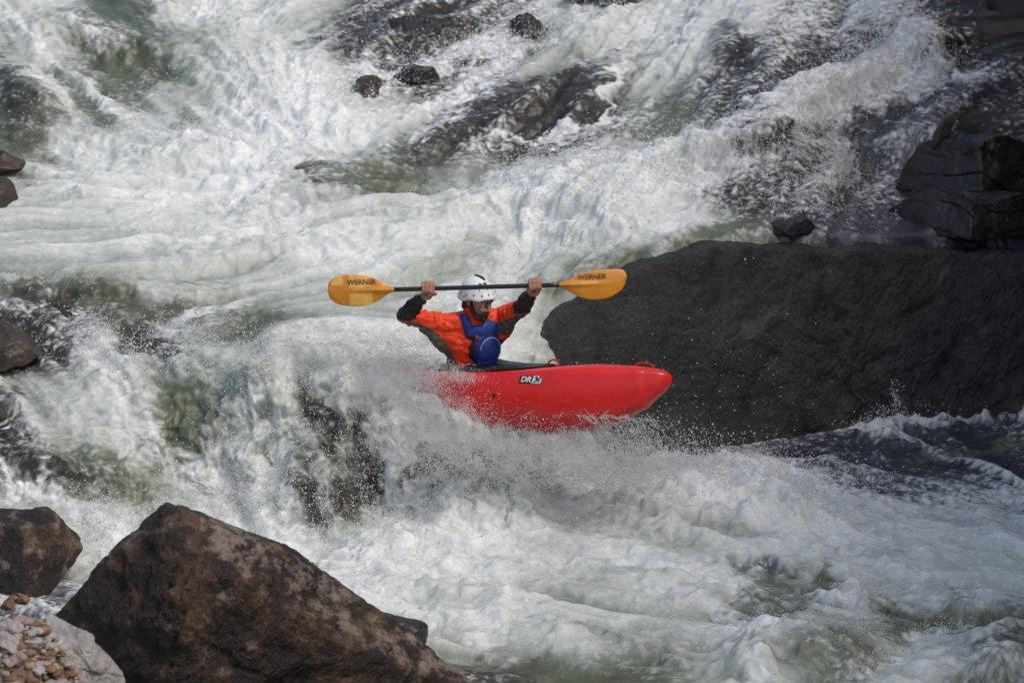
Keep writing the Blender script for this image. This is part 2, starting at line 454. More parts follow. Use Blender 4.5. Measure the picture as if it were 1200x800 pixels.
# froth: rounded lumps with sharp creases, several sizes, warped and slightly drawn out with the flow
wx = GX + w3 * .05 + w5 * .012; wy = GS + w4 * .05 + w6 * .012
def billow(f, seed): return np.abs(n2(wx * f, wy * f, seed))
slope = np.gradient(GZ0, ys, axis=0)
curt = sstep(.45, 1.1, np.abs(slope)) * (GU < 735) * (GV > 380)        # the fall itself
turb = sstep(.36, .95, fm)
b1 = billow(2.6, 21) - .25; b2 = billow(5.6, 22) - .25; b3 = billow(12, 23) - .25; b4 = billow(26, 24) - .25; b5 = billow(54, 25) - .25
patch = sstep(-.5, .6, n2(GX * 1.7, GS * 1.7, 9))
hf = .050 * b1 + .030 * b2 * (.5 + .5 * patch) + .016 * b3 * (.4 + .6 * patch) + .010 * b4 * (.3 + .7 * patch) + .006 * b5 * patch + .03 * n2(wx * 4.2, wy * 4.2, 33) + .016 * n2(wx * 9, wy * 9, 34)
hs = .030 * lc * .6 + .010 * lm + .0028 * lf                          # smooth sliding water
macro = .055 * n2(wx * 1.15, wy * 1.15, 31) + .03 * n2(wx * 2.3, wy * 2.3, 32)
H = macro * (.5 + .5 * turb) + turb * hf + (1 - turb) * hs + turb * (.012 * lm + .004 * lf) * (1 - curt)
H = H * (1 - .25 * curt) + curt * (.07 * n2(wx * 4.5, wy * 2.4, 41) + .035 * n2(wx * 11, wy * 6, 42) + .02 * n2(wx * 26, wy * 15, 43))
calm = np.exp(-((GU - 1080) / 190) ** 2 - ((GV - 532) / 26) ** 2)
film = np.exp(-(np.maximum(np.abs(GU - 1010) - 110, 0) / 40) ** 2 - ((GV - 276) / 13) ** 2)
H *= (1 - .65 * calm) * (1 - .8 * film)
# named waves: (u, v, ru, rv, rot, height)
WAVES = [
 (840,596,120,26,-3,.20),(760,600,60,20,10,.10),(880,580,60,16,20,.10),(1120,490,130,13,-7,.10),(1030,505,34,9,-15,.05),(1120,532,110,7,-2,-.04),
 (970,560,40,12,0,.08),(955,765,62,30,-10,.20),(1060,742,55,16,-20,.08),(1160,778,70,22,-5,.18),(1095,727,70,13,0,-.10),(880,790,30,30,20,.15),
 (1012,706,60,8,12,.06),(930,700,50,14,10,-.06),(905,662,70,8,5,.05),(1030,655,100,12,8,.09),(790,690,80,12,5,.07),(640,700,90,14,0,.06),(690,745,100,8,12,.07),
 (640,785,140,16,3,-.05),(560,640,90,16,0,.07),(440,640,60,14,0,.08),(500,690,60,12,5,.06),
 (390,418,70,10,-5,.05),(440,452,30,9,15,.05),(530,484,30,10,30,.05),(300,520,22,50,18,.07),(310,450,26,40,15,.14),(360,470,40,30,0,.05),(215,470,40,26,-15,-.06),(230,420,60,12,-8,.10),(140,452,80,10,-5,.07),(60,480,60,10,5,.06),(70,540,60,12,20,.07),
 (120,345,130,9,1,.10),(160,375,60,18,0,.08),(320,390,70,20,0,.08),(260,300,120,12,-6,.07),(420,275,100,10,-8,.08),(520,305,70,10,-12,.07),(460,220,60,9,3,-.05),
 (350,235,80,14,-10,.09),(640,235,110,24,-10,.13),(720,255,60,14,0,.08),(560,250,50,12,-12,.06),(300,110,70,40,10,.20),(260,60,40,30,20,.10),(170,90,50,16,8,-.08),(140,55,70,10,10,.08),
 (60,40,60,14,15,.08),(30,130,34,36,-25,.14),(110,165,60,12,8,.10),(240,190,80,16,0,.10),(640,115,90,24,-12,.09),(540,160,90,18,-20,.07),(470,40,90,22,-15,.12),
 (700,45,90,16,-20,.12),(722,112,36,6,-52,.05),(800,60,80,24,-15,.10),(980,108,110,16,-22,.16),(860,172,80,15,-18,.14),(760,198,60,12,-16,.10),(1060,50,50,24,35,.16),(960,200,30,26,0,.08),(890,130,40,18,-10,.05),
]
for (a, b, ru, rv, rot, h) in WAVES:
    c, s = math.cos(R(rot)), math.sin(R(rot))
    m = (np.abs(SU - a) < 3 * max(ru, rv)) & (np.abs(SV - b) < 3 * max(ru, rv))
    du = SU[m] - a; dv = SV[m] - b
    q = ((du * c + dv * s) / ru) ** 2 + ((-du * s + dv * c) / rv) ** 2
    H[m] += h * np.exp(-q * .8)
inside = ((GX > -5.9) & (GX < 5.9) & (GY > -5.5) & (GY < 10))
# displace along the base normal
gy_, gx_ = np.gradient(GZ0, ys, xs)
nl = np.sqrt(gx_ ** 2 + gy_ ** 2 + 1)
PX = GX - H * gx_ / nl * .9; PY = GY - H * gy_ / nl * .9; PZ = GZ0 + H / nl

# how white the surface is: streaks, lumps and torn edges
hn = norm(.9 * b2 + .8 * b3 + .5 * b4)
sn = (.36 * lm + .15 * lf) * (1 - .65 * curt) + .66 * lc
tex = sn * (1 - .45 * turb) + hn * (.22 + .25 * turb) + .20 * norm(n2(wx * 34, wy * 34, 55)) + .16 * norm(n2(wx * 80, wy * 80, 56))
dk = np.clip(1 - um.mean(-1) / .22, 0, 1)                      # thin water over dark rock: torn, lacy foam
lace = norm(b3 * .8 + b4 * .7 + b5 * .5 - .5 * n2(wx * 19, wy * 19, 58))
w = np.clip(fm * .97 - .06 + (tex * (1 - .4 * dk) + dk * lace * .55) * (.17 - .04 * turb + .08 * dk), 0, 1)
edge = w ** 1.15 * (1 - dk) + sstep(.10, .80, w) * dk
holes = curt * sstep(.25, .75, n2(wx * 9, wy * 5, 61) * .8 + n2(wx * 24, wy * 14, 62) * .6 + (1 - fm) * .9)
edge = edge * (1 - .85 * holes)
white = np.array([.80, .815, .80])
uv_ = um * (1 + .22 * np.clip(lm * .6 + n2(wx * 7, wy * 7, 57), -1, 1))[..., None]
# aerated water is paler where bubbles are many
col = uv_ + (white - uv_) * (edge ** 1.25)[..., None]
gloss = np.clip(1.05 - edge * 1.15, 0, 1)
idx = (np.arange(NY - 1)[:, None] * NX + np.arange(NX - 1)[None]).ravel()
quads = np.stack([idx, idx + 1, idx + NX + 1, idx + NX], 1)

m_water, nt, bs = new_mat('river_water')
att = N(nt, 'ShaderNodeAttribute', attribute_name='tint'); gl = N(nt, 'ShaderNodeAttribute', attribute_name='gloss')
tc = N(nt, 'ShaderNodeTexCoord')
nf = N(nt, 'ShaderNodeTexNoise', Scale=95.0, Detail=4.0, Roughness=0.65)
nt.links.new(tc.outputs['Object'], nf.inputs['Vector'])
spk = ramp(nt, nf.outputs[0], [(0.30, (.72, .72, .72)), (0.5, (1, 1, 1)), (.7, (1.18, 1.18, 1.18))])
mx = N(nt, 'ShaderNodeMix', data_type='RGBA', blend_type='MULTIPLY'); mx.inputs[0].default_value = .45
nt.links.new(att.outputs['Color'], mx.inputs[6]); nt.links.new(spk, mx.inputs[7])
nt.links.new(mx.outputs[2], bs.inputs['Base Color'])
mr = N(nt, 'ShaderNodeMapRange'); mr.inputs['To Min'].default_value = .55; mr.inputs['To Max'].default_value = .11
nt.links.new(gl.outputs['Fac'], mr.inputs['Value']); nt.links.new(mr.outputs[0], bs.inputs['Roughness'])
ms = N(nt, 'ShaderNodeMapRange'); ms.inputs['To Min'].default_value = .12; ms.inputs['To Max'].default_value = .5
nt.links.new(gl.outputs['Fac'], ms.inputs['Value']); nt.links.new(ms.outputs[0], bs.inputs['Specular IOR Level'])
bs.inputs['IOR'].default_value = 1.33
bp = N(nt, 'ShaderNodeBump', Strength=.55, Distance=.006)
nt.links.new(nf.outputs[0], bp.inputs['Height']); nt.links.new(bp.outputs[0], bs.inputs['Normal'])

me = np_mesh('river_water', np.stack([PX, PY, PZ], -1).reshape(-1, 3), quads, [m_water],
             attrs={'tint': ('FLOAT_COLOR', np.concatenate([col, np.ones((NY, NX, 1))], -1).reshape(-1, 4)),
                    'gloss': ('FLOAT', gloss.ravel())})
water = tag(mobj('water', me), 'whitewater river pouring over a rock step', None, kind='structure')

def wz(X, Y):
    """height of the finished water near a point"""
    i = int(np.clip(np.searchsorted(xs, X), 0, NX - 1)); j = int(np.clip(np.searchsorted(ys, Y), 0, NY - 1))
    return float(PZ[j, i])
# lookup from a line of sight to the finished surface
def on_water(u, v):
    m = (np.abs(GU - u) < 14) & (np.abs(GV - v) < 14)
    jj, ii = np.nonzero(m)
    if len(jj) == 0: return at_z(u, v, 0)
    d = (GU[jj, ii] - u) ** 2 + (GV[jj, ii] - v) ** 2
    k = np.argmin(d); j, i = jj[k], ii[k]
    return np.array([PX[j, i], PY[j, i], PZ[j, i]])
# ================================================================== ROCKS
M_DARK = rock_mat('wet_dark_rock', (.012, .010, .009), (.030, .026, .023), (.060, .046, .036), rough=(.28, .55), scale=2.2, light_at=.60, fine=34, bump=.55)
M_LEDGE = rock_mat('wet_ledge_rock', (.018, .017, .0165), (.042, .0385, .037), (.082, .072, .064), rough=(.18, .5), scale=3.2, light_at=.54, fine=30, bump=1.0, streak=(1.25, 1, .8), far=.05, near=.02)
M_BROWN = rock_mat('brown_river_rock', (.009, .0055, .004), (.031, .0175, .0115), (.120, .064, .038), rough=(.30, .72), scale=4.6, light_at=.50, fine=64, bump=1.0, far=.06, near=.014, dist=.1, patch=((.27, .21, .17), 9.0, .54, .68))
M_WETBLACK = rock_mat('wet_black_rock', (.010, .009, .008), (.022, .018, .015), (.055, .042, .032), rough=(.12, .42), scale=2.6, light_at=.56, fine=30, bump=.8)
M_TAN = rock_mat('tan_river_rock', (.022, .016, .012), (.060, .044, .032), (.17, .13, .095), rough=(.2, .6), scale=4, light_at=.60, fine=50, bump=.5)
M_RED = rock_mat('reddish_wet_rock', (.022, .012, .009), (.055, .030, .022), (.11, .062, .042), rough=(.22, .5), scale=6, light_at=.60, fine=45, bump=.6)

def cube_sphere(n):
    t = np.tan(np.linspace(-1, 1, n + 1) * math.pi / 4)
    A, B = np.meshgrid(t, t); o = np.ones_like(A)
    Vs, Fs, off = [], [], 0
    idx = (np.arange(n)[:, None] * (n + 1) + np.arange(n)[None]).ravel()
    q = np.stack([idx, idx + 1, idx + n + 2, idx + n + 1], 1)
    for ax, P, flip in ((0, (o, A, B), 0), (0, (-o, A, B), 1), (1, (A, o, B), 1), (1, (A, -o, B), 0), (2, (A, B, o), 0), (2, (A, B, -o), 1)):
        v = np.stack([p.ravel() for p in P], 1); v /= np.linalg.norm(v, axis=1, keepdims=True)
        Vs.append(v); Fs.append((q[:, ::-1] if flip else q) + off); off += len(v)
    V = np.concatenate(Vs); F = np.concatenate(Fs)
    key = np.round(V * 1e5).astype(np.int64); key = key[:, 0] * 4000037 + key[:, 1] * 2003 * 211 + key[:, 2]
    _, first, inv = np.unique(key, return_index=True, return_inverse=True)
    return V[first], inv[F]
_CS = {}

def facets(planes, c, seed, k, depth):
    """broken faces: extra planes that cut a little into the main shape"""
    rr = np.random.default_rng(seed + 900); D = rr.normal(size=(k, 3)); D /= np.linalg.norm(D, axis=1, keepdims=True)
    PN = [(np.asarray(p, float) - c, np.asarray(n, float) / np.linalg.norm(n)) for p, n in planes]
    out = []
    for d in D:
        r = min((p @ n) / max(d @ n, 1e-3) for p, n in PN if d @ n > 1e-3)
        base = min(PN, key=lambda q: (q[0] @ q[1]) / max(d @ q[1], 1e-3) if d @ q[1] > 1e-3 else 1e9)[1]
        nr = base + d * rr.uniform(.05, .22) + rr.normal(size=3) * .10
        out.append((c + d * r * (1 - depth * rr.uniform(.1, 1)), nr))
    return out

def rock_mesh(name, planes, c, n, mat, p=22, seed=0, amp=.03, freq=2.0, crag=.0, chips=.0, fac=26, facd=.05, pits=0, pale=None, axis=(.3, .2, .93)):
    if n not in _CS: _CS[n] = cube_sphere(n)
    D, F = _CS[n]
    c = np.asarray(c, float)
    inv = np.full(len(D), 1e-3)
    acc = np.zeros(len(D))
    planes = list(planes) + facets(planes, c, seed, fac, facd)
    for (pt, nr) in planes:
        nr = np.asarray(nr, float); nr = nr / np.linalg.norm(nr)
        dist = (np.asarray(pt, float) - c) @ nr
        k = np.clip(D @ nr, 0, None) / max(dist, .02)
        acc += k ** p
    r = 1 / (acc ** (1 / p) + 1e-6)
    r = np.minimum(r, 30)
    P = c + D * r[:, None]
    d = np.zeros(len(D))
    a, f = amp, freq
    for o in range(8):
        nz = n3(P * f, seed + o)
        d += a * nz; a *= .55; f *= 2.05
    if crag:                                   # bedding steps along one axis
        ax = np.asarray(axis); ax = ax / np.linalg.norm(ax)
        s = (P @ ax) * 7 + n3(P * 1.6, seed + 20) * 1.6
        st = s - np.floor(s); d += crag * (sstep(.1, .3, st) - st) * (.4 + .6 * sstep(-.2, .5, n3(P * 1.3, seed + 21)))
    if chips:                                  # chipped scars
        for fq, sd in ((2.6, 31), (6.5, 33)):
            q = n3(P * np.array([fq, fq, fq * 1.3]), seed + sd)
            d -= chips * (2.6 / fq) * np.clip(q - .08, 0, .5) * 2.2
    if pits:                                   # small oblique scars and scoops
        M = np.array([[.8, 0, .6], [0, 1, 0], [-.6, 0, .8]]); Q = P @ M
        for sc, k in ((np.array([7, 7, 2.6]), 1.0), (np.array([17, 17, 7]), .6), (np.array([38, 38, 18]), .35)):
            d -= pits * k * np.clip(n3(Q * sc, seed + 60 + int(sc[0])) - .12, 0, .6) * 2
    P = P + D * d[:, None]
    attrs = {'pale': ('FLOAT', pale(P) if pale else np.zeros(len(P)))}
    me = np_mesh(name, P - c, F, [mat], attrs=attrs)
    return me, c

def rock(name, label, planes, c, n, mat, cat='rock', group=None, **kw):
    me, c = rock_mesh(name, planes, c, n, mat, **kw)
    return tag(mobj(name, me, loc=c), label, cat, group)

def outline_planes(poly, Y0, tilt=None, seed=0):
    """planes through the edges of an outline seen from the river bank, at distance Y0"""
    rr = np.random.default_rng(seed)
    P = [at_y(u, v, Y0) for u, v in poly]
    c = sum(P) / len(P); out = []
    for i in range(len(P)):
        a, b = P[i], P[(i + 1) % len(P)]
        e = b - a; nr = np.array([e[2], 0, -e[0]]); nr /= np.linalg.norm(nr) + 1e-9
        if nr @ (a - c) < 0: nr = -nr
        t = tilt[i] if tilt is not None else rr.uniform(-.45, .25)
        nr = nr + np.array([0, t, 0])
        out.append(((a + b) / 2, nr))
        if t < 0: out.append(((a + b) / 2, nr + np.array([0, -t + .4, 0])))
    return out, c

# --- boulder standing in the foreground
poly = [(194, 582), (240, 580), (294, 603), (396, 667), (490, 726), (606, 812), (640, 960), (50, 960), (56, 686), (118, 640)]
pl, c = outline_planes(poly, -3.55, tilt=[-.5, -.5, -.55, -.45, -.5, -.4, 0, 0, -.25, -.35])
c = c + np.array([-.05, .0, -.1])
pl += [(at_y(262, 700, -4.10), (-.50, -.85, .06)), (at_y(262, 700, -4.10), (.22, -.95, .20)), (at_y(225, 622, -3.80), (-.25, -.85, .45)), (at_y(362, 684, -3.80), (.50, -.55, .66)), (at_y(330, 790, -4.06), (.25, -.95, -.15)),
       (c + np.array([0, .75, 0]), (0, 1, .25)), (c + np.array([.35, 1.0, .5]), (.3, .8, .5))]
def ridge_light_fg(P):  # sunlit tone of the ridge and upper edges, painted into the rock colour
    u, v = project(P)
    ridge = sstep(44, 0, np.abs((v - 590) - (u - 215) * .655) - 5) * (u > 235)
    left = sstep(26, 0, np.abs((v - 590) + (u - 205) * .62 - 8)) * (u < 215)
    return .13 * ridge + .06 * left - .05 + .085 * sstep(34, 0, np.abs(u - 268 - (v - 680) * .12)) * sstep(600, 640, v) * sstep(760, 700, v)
fg_boulder = rock('boulder', 'large pyramid shaped brown boulder with pale ridge in front of the rapid', pl, c, 190, M_BROWN, cat='boulder', p=110, seed=3, amp=.022, freq=2.6, chips=.04, fac=70, facd=.05, pits=.035, pale=ridge_light_fg)

# --- broad ledge the kayak drops past
Lc = np.array([2.6, 2.55, .25])
topP = at_z(900, 292, 1.345)
pl = [((.62, 1.02, 0), (.30, -.93, .20)), (topP, (.09, .05, 1)), ((2.6, 2.5, -.9), (0, 0, -1)),
      (at_y(700, 326, 1.5), (-.44, -.10, .88)), (at_y(624, 384, 1.3), (-.86, -.08, .5)), (at_y(592, 424, 1.2), (-.97, -.10, .10)), (at_y(606, 480, 1.1), (-.86, -.40, -.30)),
      ((6.4, 2.5, 0), (1, 0, .1)), ((2.6, 4.3, .5), (0, 1, .15)), (at_y(800, 292, 1.6), (-.12, -.1, .98))]
ledge = rock('rock_ledge', 'long flat topped dark rock ledge with steep wet face beside the kayak', pl, Lc, 360, M_LEDGE, cat='rock ledge', p=90, seed=8, amp=.026, freq=2.0, chips=.04, crag=.006, fac=0, pits=.022, axis=(.5, .1, .6))

# --- rock wall at the top right, tall enough to shade the right of the river
A0 = at_z(1068, -4, 2.35); B0 = at_z(1215, 62, 2.2)
e = B0 - A0; nW = np.array([-abs(e[1]), -abs(e[0]), 0.0]); nW /= np.linalg.norm(nW)
pl = [((A0 + B0) / 2 + nW * 1.5, (nW[0], nW[1], .10)), ((9, 9, 9.0), (0.1, 0, 1)), ((9, 9, 0), (0, 0, -1)), ((14, 9, 3), (1, 0, 0)), ((9, 17, 3), (0, 1, 0)),
      ((4.0, 9.2, 3), (-1, .15, .12)), ((5.3, 4.5, 3), (-.25, -.95, .25)), ((6, 7, 8), (-.5, -.3, .8))]
cliff = rock('rock_wall', 'tall black rock wall rising from the water in the top right corner', pl, (8.6, 9.2, 4.0), 150, M_DARK, cat='rock wall', p=90, seed=15, amp=.12, freq=.55, chips=.12, crag=.05, fac=6)

pl = [((5.7, 0, 0), (-1, 0, .10)), ((8, 0, 11.2), (-.15, 0, 1)), ((8, 0, -1), (0, 0, -1)), ((12, 0, 3), (1, 0, 0)), ((8, -9, 3), (0, -1, .1)), ((8, 9, 3), (0, 1, .1))]  # unseen wall added outside the frame, sized to shade the right side
rock('rock_wall', 'unseen high rock wall added along the right bank to shade the river', pl, (8.6, 0, 4.5), 110, M_DARK, cat='rock wall', p=26, seed=16, amp=.5, freq=.4, chips=.15, crag=.05, fac=6)

# --- smaller rocks: name, label, category, outline, distance or None (on the water), half depth, material, mesh size, options
def small(name, label, poly, Y0, depth, mat, n=60, cat='rock', group=None, seed=0, front=.6, **kw):
    pl, c = outline_planes(poly, Y0, seed=seed + 1)
    rr = np.random.default_rng(seed + 50)
    pl += [(c + np.array([0, -depth, 0]), (rr.uniform(-.3, .3), -1, rr.uniform(0, .5))), (c + np.array([0, depth, 0]), (0, 1, .3)),
           (c + np.array([.05, -depth * .8, .05]), (.5, -.8, .3)), (c + np.array([-.05, -depth * .8, .05]), (-.5, -.8, .35))]
    kw.setdefault('amp', .022); kw.setdefault('p', 70); kw.setdefault('facd', .16); kw.setdefault('fac', 34); kw.setdefault('freq', 4); kw.setdefault('chips', .02)
    return rock(name, label, pl, c, n, mat, cat=cat, group=group, seed=seed, **kw)

def ydep(u, v): return float(on_water(u, v)[1])
small('rock', 'broad brown wet rock behind the big pyramid boulder at the left edge', [(-60, 588), (20, 584), (62, 588), (98, 624), (107, 645), (78, 676), (20, 684), (-60, 690)], -1.55, .45, M_BROWN, 110, seed=21, amp=.035, freq=2.4)
small('rock', 'jagged black rock peeping out behind the right slope of the big boulder', [(416, 712), (436, 707), (464, 716), (500, 722), (506, 752), (494, 800), (400, 800)], -2.9, .3, M_DARK, 70, seed=22, crag=.03)
small('rock', 'flat brown wet rock at the left edge level with the kayaker', [(-40, 380), (8, 374), (34, 382), (57, 403), (54, 420), (30, 430), (-40, 436)], ydep(20, 425) + .12, .35, M_TAN, 90, seed=23, facd=.28, amp=.03)
small('rock', 'upper of two brown rocks cut by the left edge of the photo', [(-30, 178), (6, 174), (24, 182), (31, 196), (26, 206), (-30, 214)], ydep(15, 203) + .1, .2, M_RED, 44, seed=24)
small('rock', 'lower, rounder of two brown rocks cut by the left edge of the photo', [(-40, 200), (4, 201), (20, 212), (26, 232), (22, 244), (-40, 250)], ydep(10, 240) + .1, .25, M_RED, 50, seed=25)
small('rock', 'rounded reddish brown rock poking out of white foam near the top', [(414, 92), (424, 86), (444, 86), (452, 96), (450, 112), (434, 118), (416, 114)], ydep(432, 106) + .02, .16, M_RED, 44, seed=26)
small('rock', 'dark rock with water trickling over it right of the round reddish rock', [(456, 86), (476, 78), (505, 78), (522, 90), (512, 104), (470, 108), (456, 102)], ydep(485, 96) + .05, .18, M_DARK, 44, seed=27, amp=.05)
small('rock', 'small black rock speckled with foam under the top cascade', [(530, 72), (552, 64), (574, 66), (580, 78), (560, 90), (534, 86)], ydep(555, 78) + .05, .15, M_DARK, 40, seed=28, amp=.05)
small('rock', 'wide black rock awash with thin water at the top of the cascade', [(390, 44), (430, 22), (500, 10), (590, 14), (610, 30), (560, 56), (470, 64), (400, 62)], ydep(500, 40) + .05, .35, M_DARK, 80, seed=29, amp=.07, freq=3)
small('rock', 'black rock under falling foam at the upper middle', [(598, 26), (614, 16), (634, 20), (646, 34), (636, 48), (604, 50)], ydep(620, 40) + .12, .15, M_DARK, 40, seed=30, amp=.06)
small('rock', 'dark rock row along the very top edge above white foam', [(650, -16), (690, -20), (770, -16), (776, 2), (752, 10), (690, 8), (655, 2)], ydep(715, 2) + .05, .25, M_DARK, 60, seed=31, amp=.06)
small('rock', 'low black rock half under the thin film on top of the ledge', [(888, 272), (902, 258), (922, 252), (946, 252), (958, 264), (950, 276), (890, 280)], ydep(925, 272) + .05, .16, M_DARK, 50, seed=32, crag=.02)
small('boulder', 'black wet boulder with a sloping top against the right edge above the ledge', [(1052, 214), (1072, 176), (1092, 156), (1130, 148), (1200, 150), (1290, 150), (1290, 264), (1080, 262), (1054, 240)], 2.95, .42, M_WETBLACK, 110, cat='boulder', seed=33, amp=.03, freq=2.4, facd=.22, fac=40, crag=.03)
small('rock', 'low jagged wet rock between the sloping black boulder and the ledge top', [(1020, 250), (1046, 226), (1088, 212), (1136, 208), (1180, 216), (1300, 222), (1300, 296), (1080, 290), (1026, 270)], 2.45, .34, M_WETBLACK, 110, seed=43, amp=.035, freq=2.6, facd=.25, fac=40, crag=.03)
small('rock', 'upright black wedge of stone standing behind the big right boulder', [(1084, 178), (1096, 150), (1103, 136), (1113, 133), (1122, 144), (1112, 162), (1094, 182)], 2.95, .09, M_DARK, 40, seed=34, amp=.012, chips=0)
small('rock', 'dark submerged rock showing beneath the left cascade', [(44, 362), (62, 352), (110, 356), (128, 368), (118, 380), (50, 380)], ydep(85, 366) + .06, .2, M_DARK, 50, seed=35, amp=.04)
small('rock', 'dark rock core showing through the water curtain left of the kayak', [(352, 600), (362, 500), (400, 468), (440, 470), (462, 520), (470, 600)], .03, .30, M_DARK, 90, seed=36, amp=.07, freq=4, chips=.05)
small('rock', 'brown rock under the spray below the kayak hull', [(476, 600), (490, 520), (530, 500), (600, 508), (622, 560), (630, 604)], .02, .28, M_BROWN, 80, seed=37, amp=.06, freq=4, chips=.05)
small('rock', 'dark rock rim below the left rapid beside white foam', [(150, 412), (164, 398), (186, 396), (204, 402), (214, 420), (196, 428), (158, 424)], ydep(182, 414) + .06, .15, M_DARK, 40, seed=38, amp=.05)
small('rock', 'small brown stone at the left edge in the pool above the broad brown rock', [(-16, 474), (3, 472), (9, 482), (6, 494), (-16, 498)], ydep(2, 490) + .05, .1, M_TAN, 30, seed=39)

# --- gravel bank at the near shore
def shore_z(X, Y):
    """ground of the near bank"""
    z = -.62 + .235 * np.clip(-3.9 - Y, 0, 40)
    hump = sstep(-1.62, -2.42, X) * sstep(-9, -5, X) * np.exp(-((Y + 6.5) / .8) ** 2)
    return z + 1.56 * hump
gx = np.linspace(-60, 60, 240); gx = np.sign(gx) * (np.abs(gx) / 60) ** 2.2 * 60
gy = np.concatenate([np.linspace(-40, -8, 60), np.arange(-7.9, -3.6, .045)])
SX, SY = np.meshgrid(gx, gy)
SZ = shore_z(SX, SY) + .03 * n2(SX * 2, SY * 2, 80) + .015 * n2(SX * 9, SY * 9, 81)
n_, m_ = SX.shape
idx = (np.arange(n_ - 1)[:, None] * m_ + np.arange(m_ - 1)[None]).ravel()
M_GRAVELBED = rock_mat('gravel_soil', (.10, .062, .038), (.20, .135, .085), (.32, .25, .19), rough=(.7, .9), scale=9, light_at=.6, fine=70, bump=.9)
tag(mobj('ground', np_mesh('shore_ground', np.stack([SX, SY, SZ], -1).reshape(-1, 3), np.stack([idx, idx + 1, idx + m_ + 1, idx + m_], 1), [M_GRAVELBED])), 'brown gravelly bank of the near shore', kind='structure')
# river bed and land beyond the frame
bx = np.linspace(-300, 300, 121); bx = np.sign(bx) * (np.abs(bx) / 300) ** 2.0 * 300
by = np.concatenate([np.linspace(-7.5, 14, 60), 14 + (np.linspace(.02, 1, 60) ** 2) * 400])
BX, BY = np.meshgrid(bx, by)
BZ = -1.3 + np.clip(BY - 1, 0, 60) * .2 + np.clip(np.abs(BX) - 10, 0, 200) * .35 + n2(BX * .12, BY * .12, 90) * 1.2 * sstep(9, 14, np.abs(BX) + np.clip(BY - 6, 0, 50))
n_, m_ = BX.shape
idx = (np.arange(n_ - 1)[:, None] * m_ + np.arange(m_ - 1)[None]).ravel()
M_LAND = rock_mat('wooded_land', (.025, .03, .014), (.045, .055, .026), (.09, .085, .05), rough=(.8, .95), scale=.4, light_at=.6, fine=3, bump=.6)
tag(mobj('terrain', np_mesh('terrain', np.stack([BX, BY, BZ], -1).reshape(-1, 3), np.stack([idx, idx + 1, idx + m_ + 1, idx + m_], 1), [M_LAND])), 'valley floor and slopes around the river', kind='structure')

def shore_at(u, v):
    """where a line of sight meets the near bank"""
    r = ray(u, v); t = np.linspace(14, 24, 4000)
    P = CAM + r * t[:, None]
    d = P[:, 2] - shore_z(P[:, 0], P[:, 1])
    k = np.argmax(d < 0)
    return P[k] if d.min() < 0 else P[-1]

STONE = [simple('stone_%s' % k, c, rough=.75, spec=.3, bump=.35, bscale=70, var=.28) for k, c in
         (('orange', (.21, .125, .075)), ('grey', (.26, .245, .235)), ('pale', (.30, .28, .26)), ('brown', (.15, .085, .052)), ('pink', (.27, .20, .165)))]
def stone(name, label, u, v, sx, sy, sz, rot, mat, seed, sink=.3, group=None, cat='stone', n=22):
    p = shore_at(u, v)
    D, F = (_CS.setdefault(n, cube_sphere(n)))
    fd = np.random.default_rng(seed).normal(size=(14, 3)); fd /= np.linalg.norm(fd, axis=1, keepdims=True)
    q = D / (np.sum(np.clip(D @ fd.T / np.random.default_rng(seed + 1).uniform(.75, 1.05, 14), 0, None) ** 14, 1) ** (1 / 14))[:, None]
    q = q * (1 + .22 * n3(D * 1.1, seed)[:, None] + .10 * n3(D * 2.4, seed + 1)[:, None] + .03 * n3(D * 7, seed + 2)[:, None])
    me = np_mesh(name, q * np.array([sx, sy, sz]) * .78, F, [mat])
    o = mobj(name, me, loc=p + np.array([0, 0, sz * .3]))
    rr = np.random.default_rng(seed); o.rotation_euler = (rr.uniform(-.3, .3), rr.uniform(-.3, .3), rot)
    return tag(o, label, cat, group)
# pale slab of bedrock and the cobbles lying round it
poly = [(48, 742), (58, 714), (84, 711), (104, 738), (135, 752), (144, 776), (154, 815), (60, 830)]
pl, c = outline_planes(poly, -6.25, tilt=[-.3, -.5, -.6, -.5, -.4, -.3, 0, 0])
pl += [(c + np.array([0, -.28, 0]), (.1, -.8, .6)), (c + np.array([0, .3, 0]), (0, 1, .3)), (c + np.array([.1, -.2, .1]), (.4, -.6, .7))]
M_PALE = rock_mat('pale_grey_rock', (.12, .11, .105), (.30, .285, .275), (.46, .44, .42), rough=(.6, .8), scale=6, light_at=.56, fine=45, bump=.7)
rock('slab_rock', 'pale grey slab of rock on the gravel bank in the bottom left corner', pl, c, 80, M_PALE, cat='slab', seed=44, amp=.05, freq=4, chips=.03, crag=.03)
COB = [(27, 703, .055, .05, .035, 0, 'small orange stone perched on the tip of the gravel bank'), (10, 712, .075, .06, .05, 3, 'dark brown stone near the tip of the gravel bank'),
       (44, 722, .05, .04, .03, 0, 'orange stone touching the top of the pale slab'), (22, 722, .06, .05, .035, 0, 'flat orange stone below the perched one'),
       (12, 738, .07, .055, .045, 1, 'grey rounded cobble at the left edge of the gravel bank'), (8, 756, .085, .06, .05, 1, 'larger grey cobble lowest at the left edge'),
       (38, 756, .05, .045, .03, 2, 'pale pebble in front of the pale slab'), (22, 772, .06, .05, .035, 4, 'pinkish stone on the gravel near the bottom left corner'),
       (58, 770, .05, .04, .03, 0, 'orange pebble lying against the pale slab'), (44, 786, .05, .05, .03, 2, 'pale stone near the bottom edge on brown gravel'),
       (60, 722, .06, .05, .03, 4, 'pinkish flat stone on top of the pale slab'), (66, 790, .045, .04, .03, 3, 'brown stone between pale slab and bottom edge')]
for i, (u, v, sx, sy, sz, mi, lab) in enumerate(COB):
    stone('cobble', lab, u, v, sx, sy, sz, i * 1.1, STONE[mi], 300 + i, group='cobbles on the gravel bank')
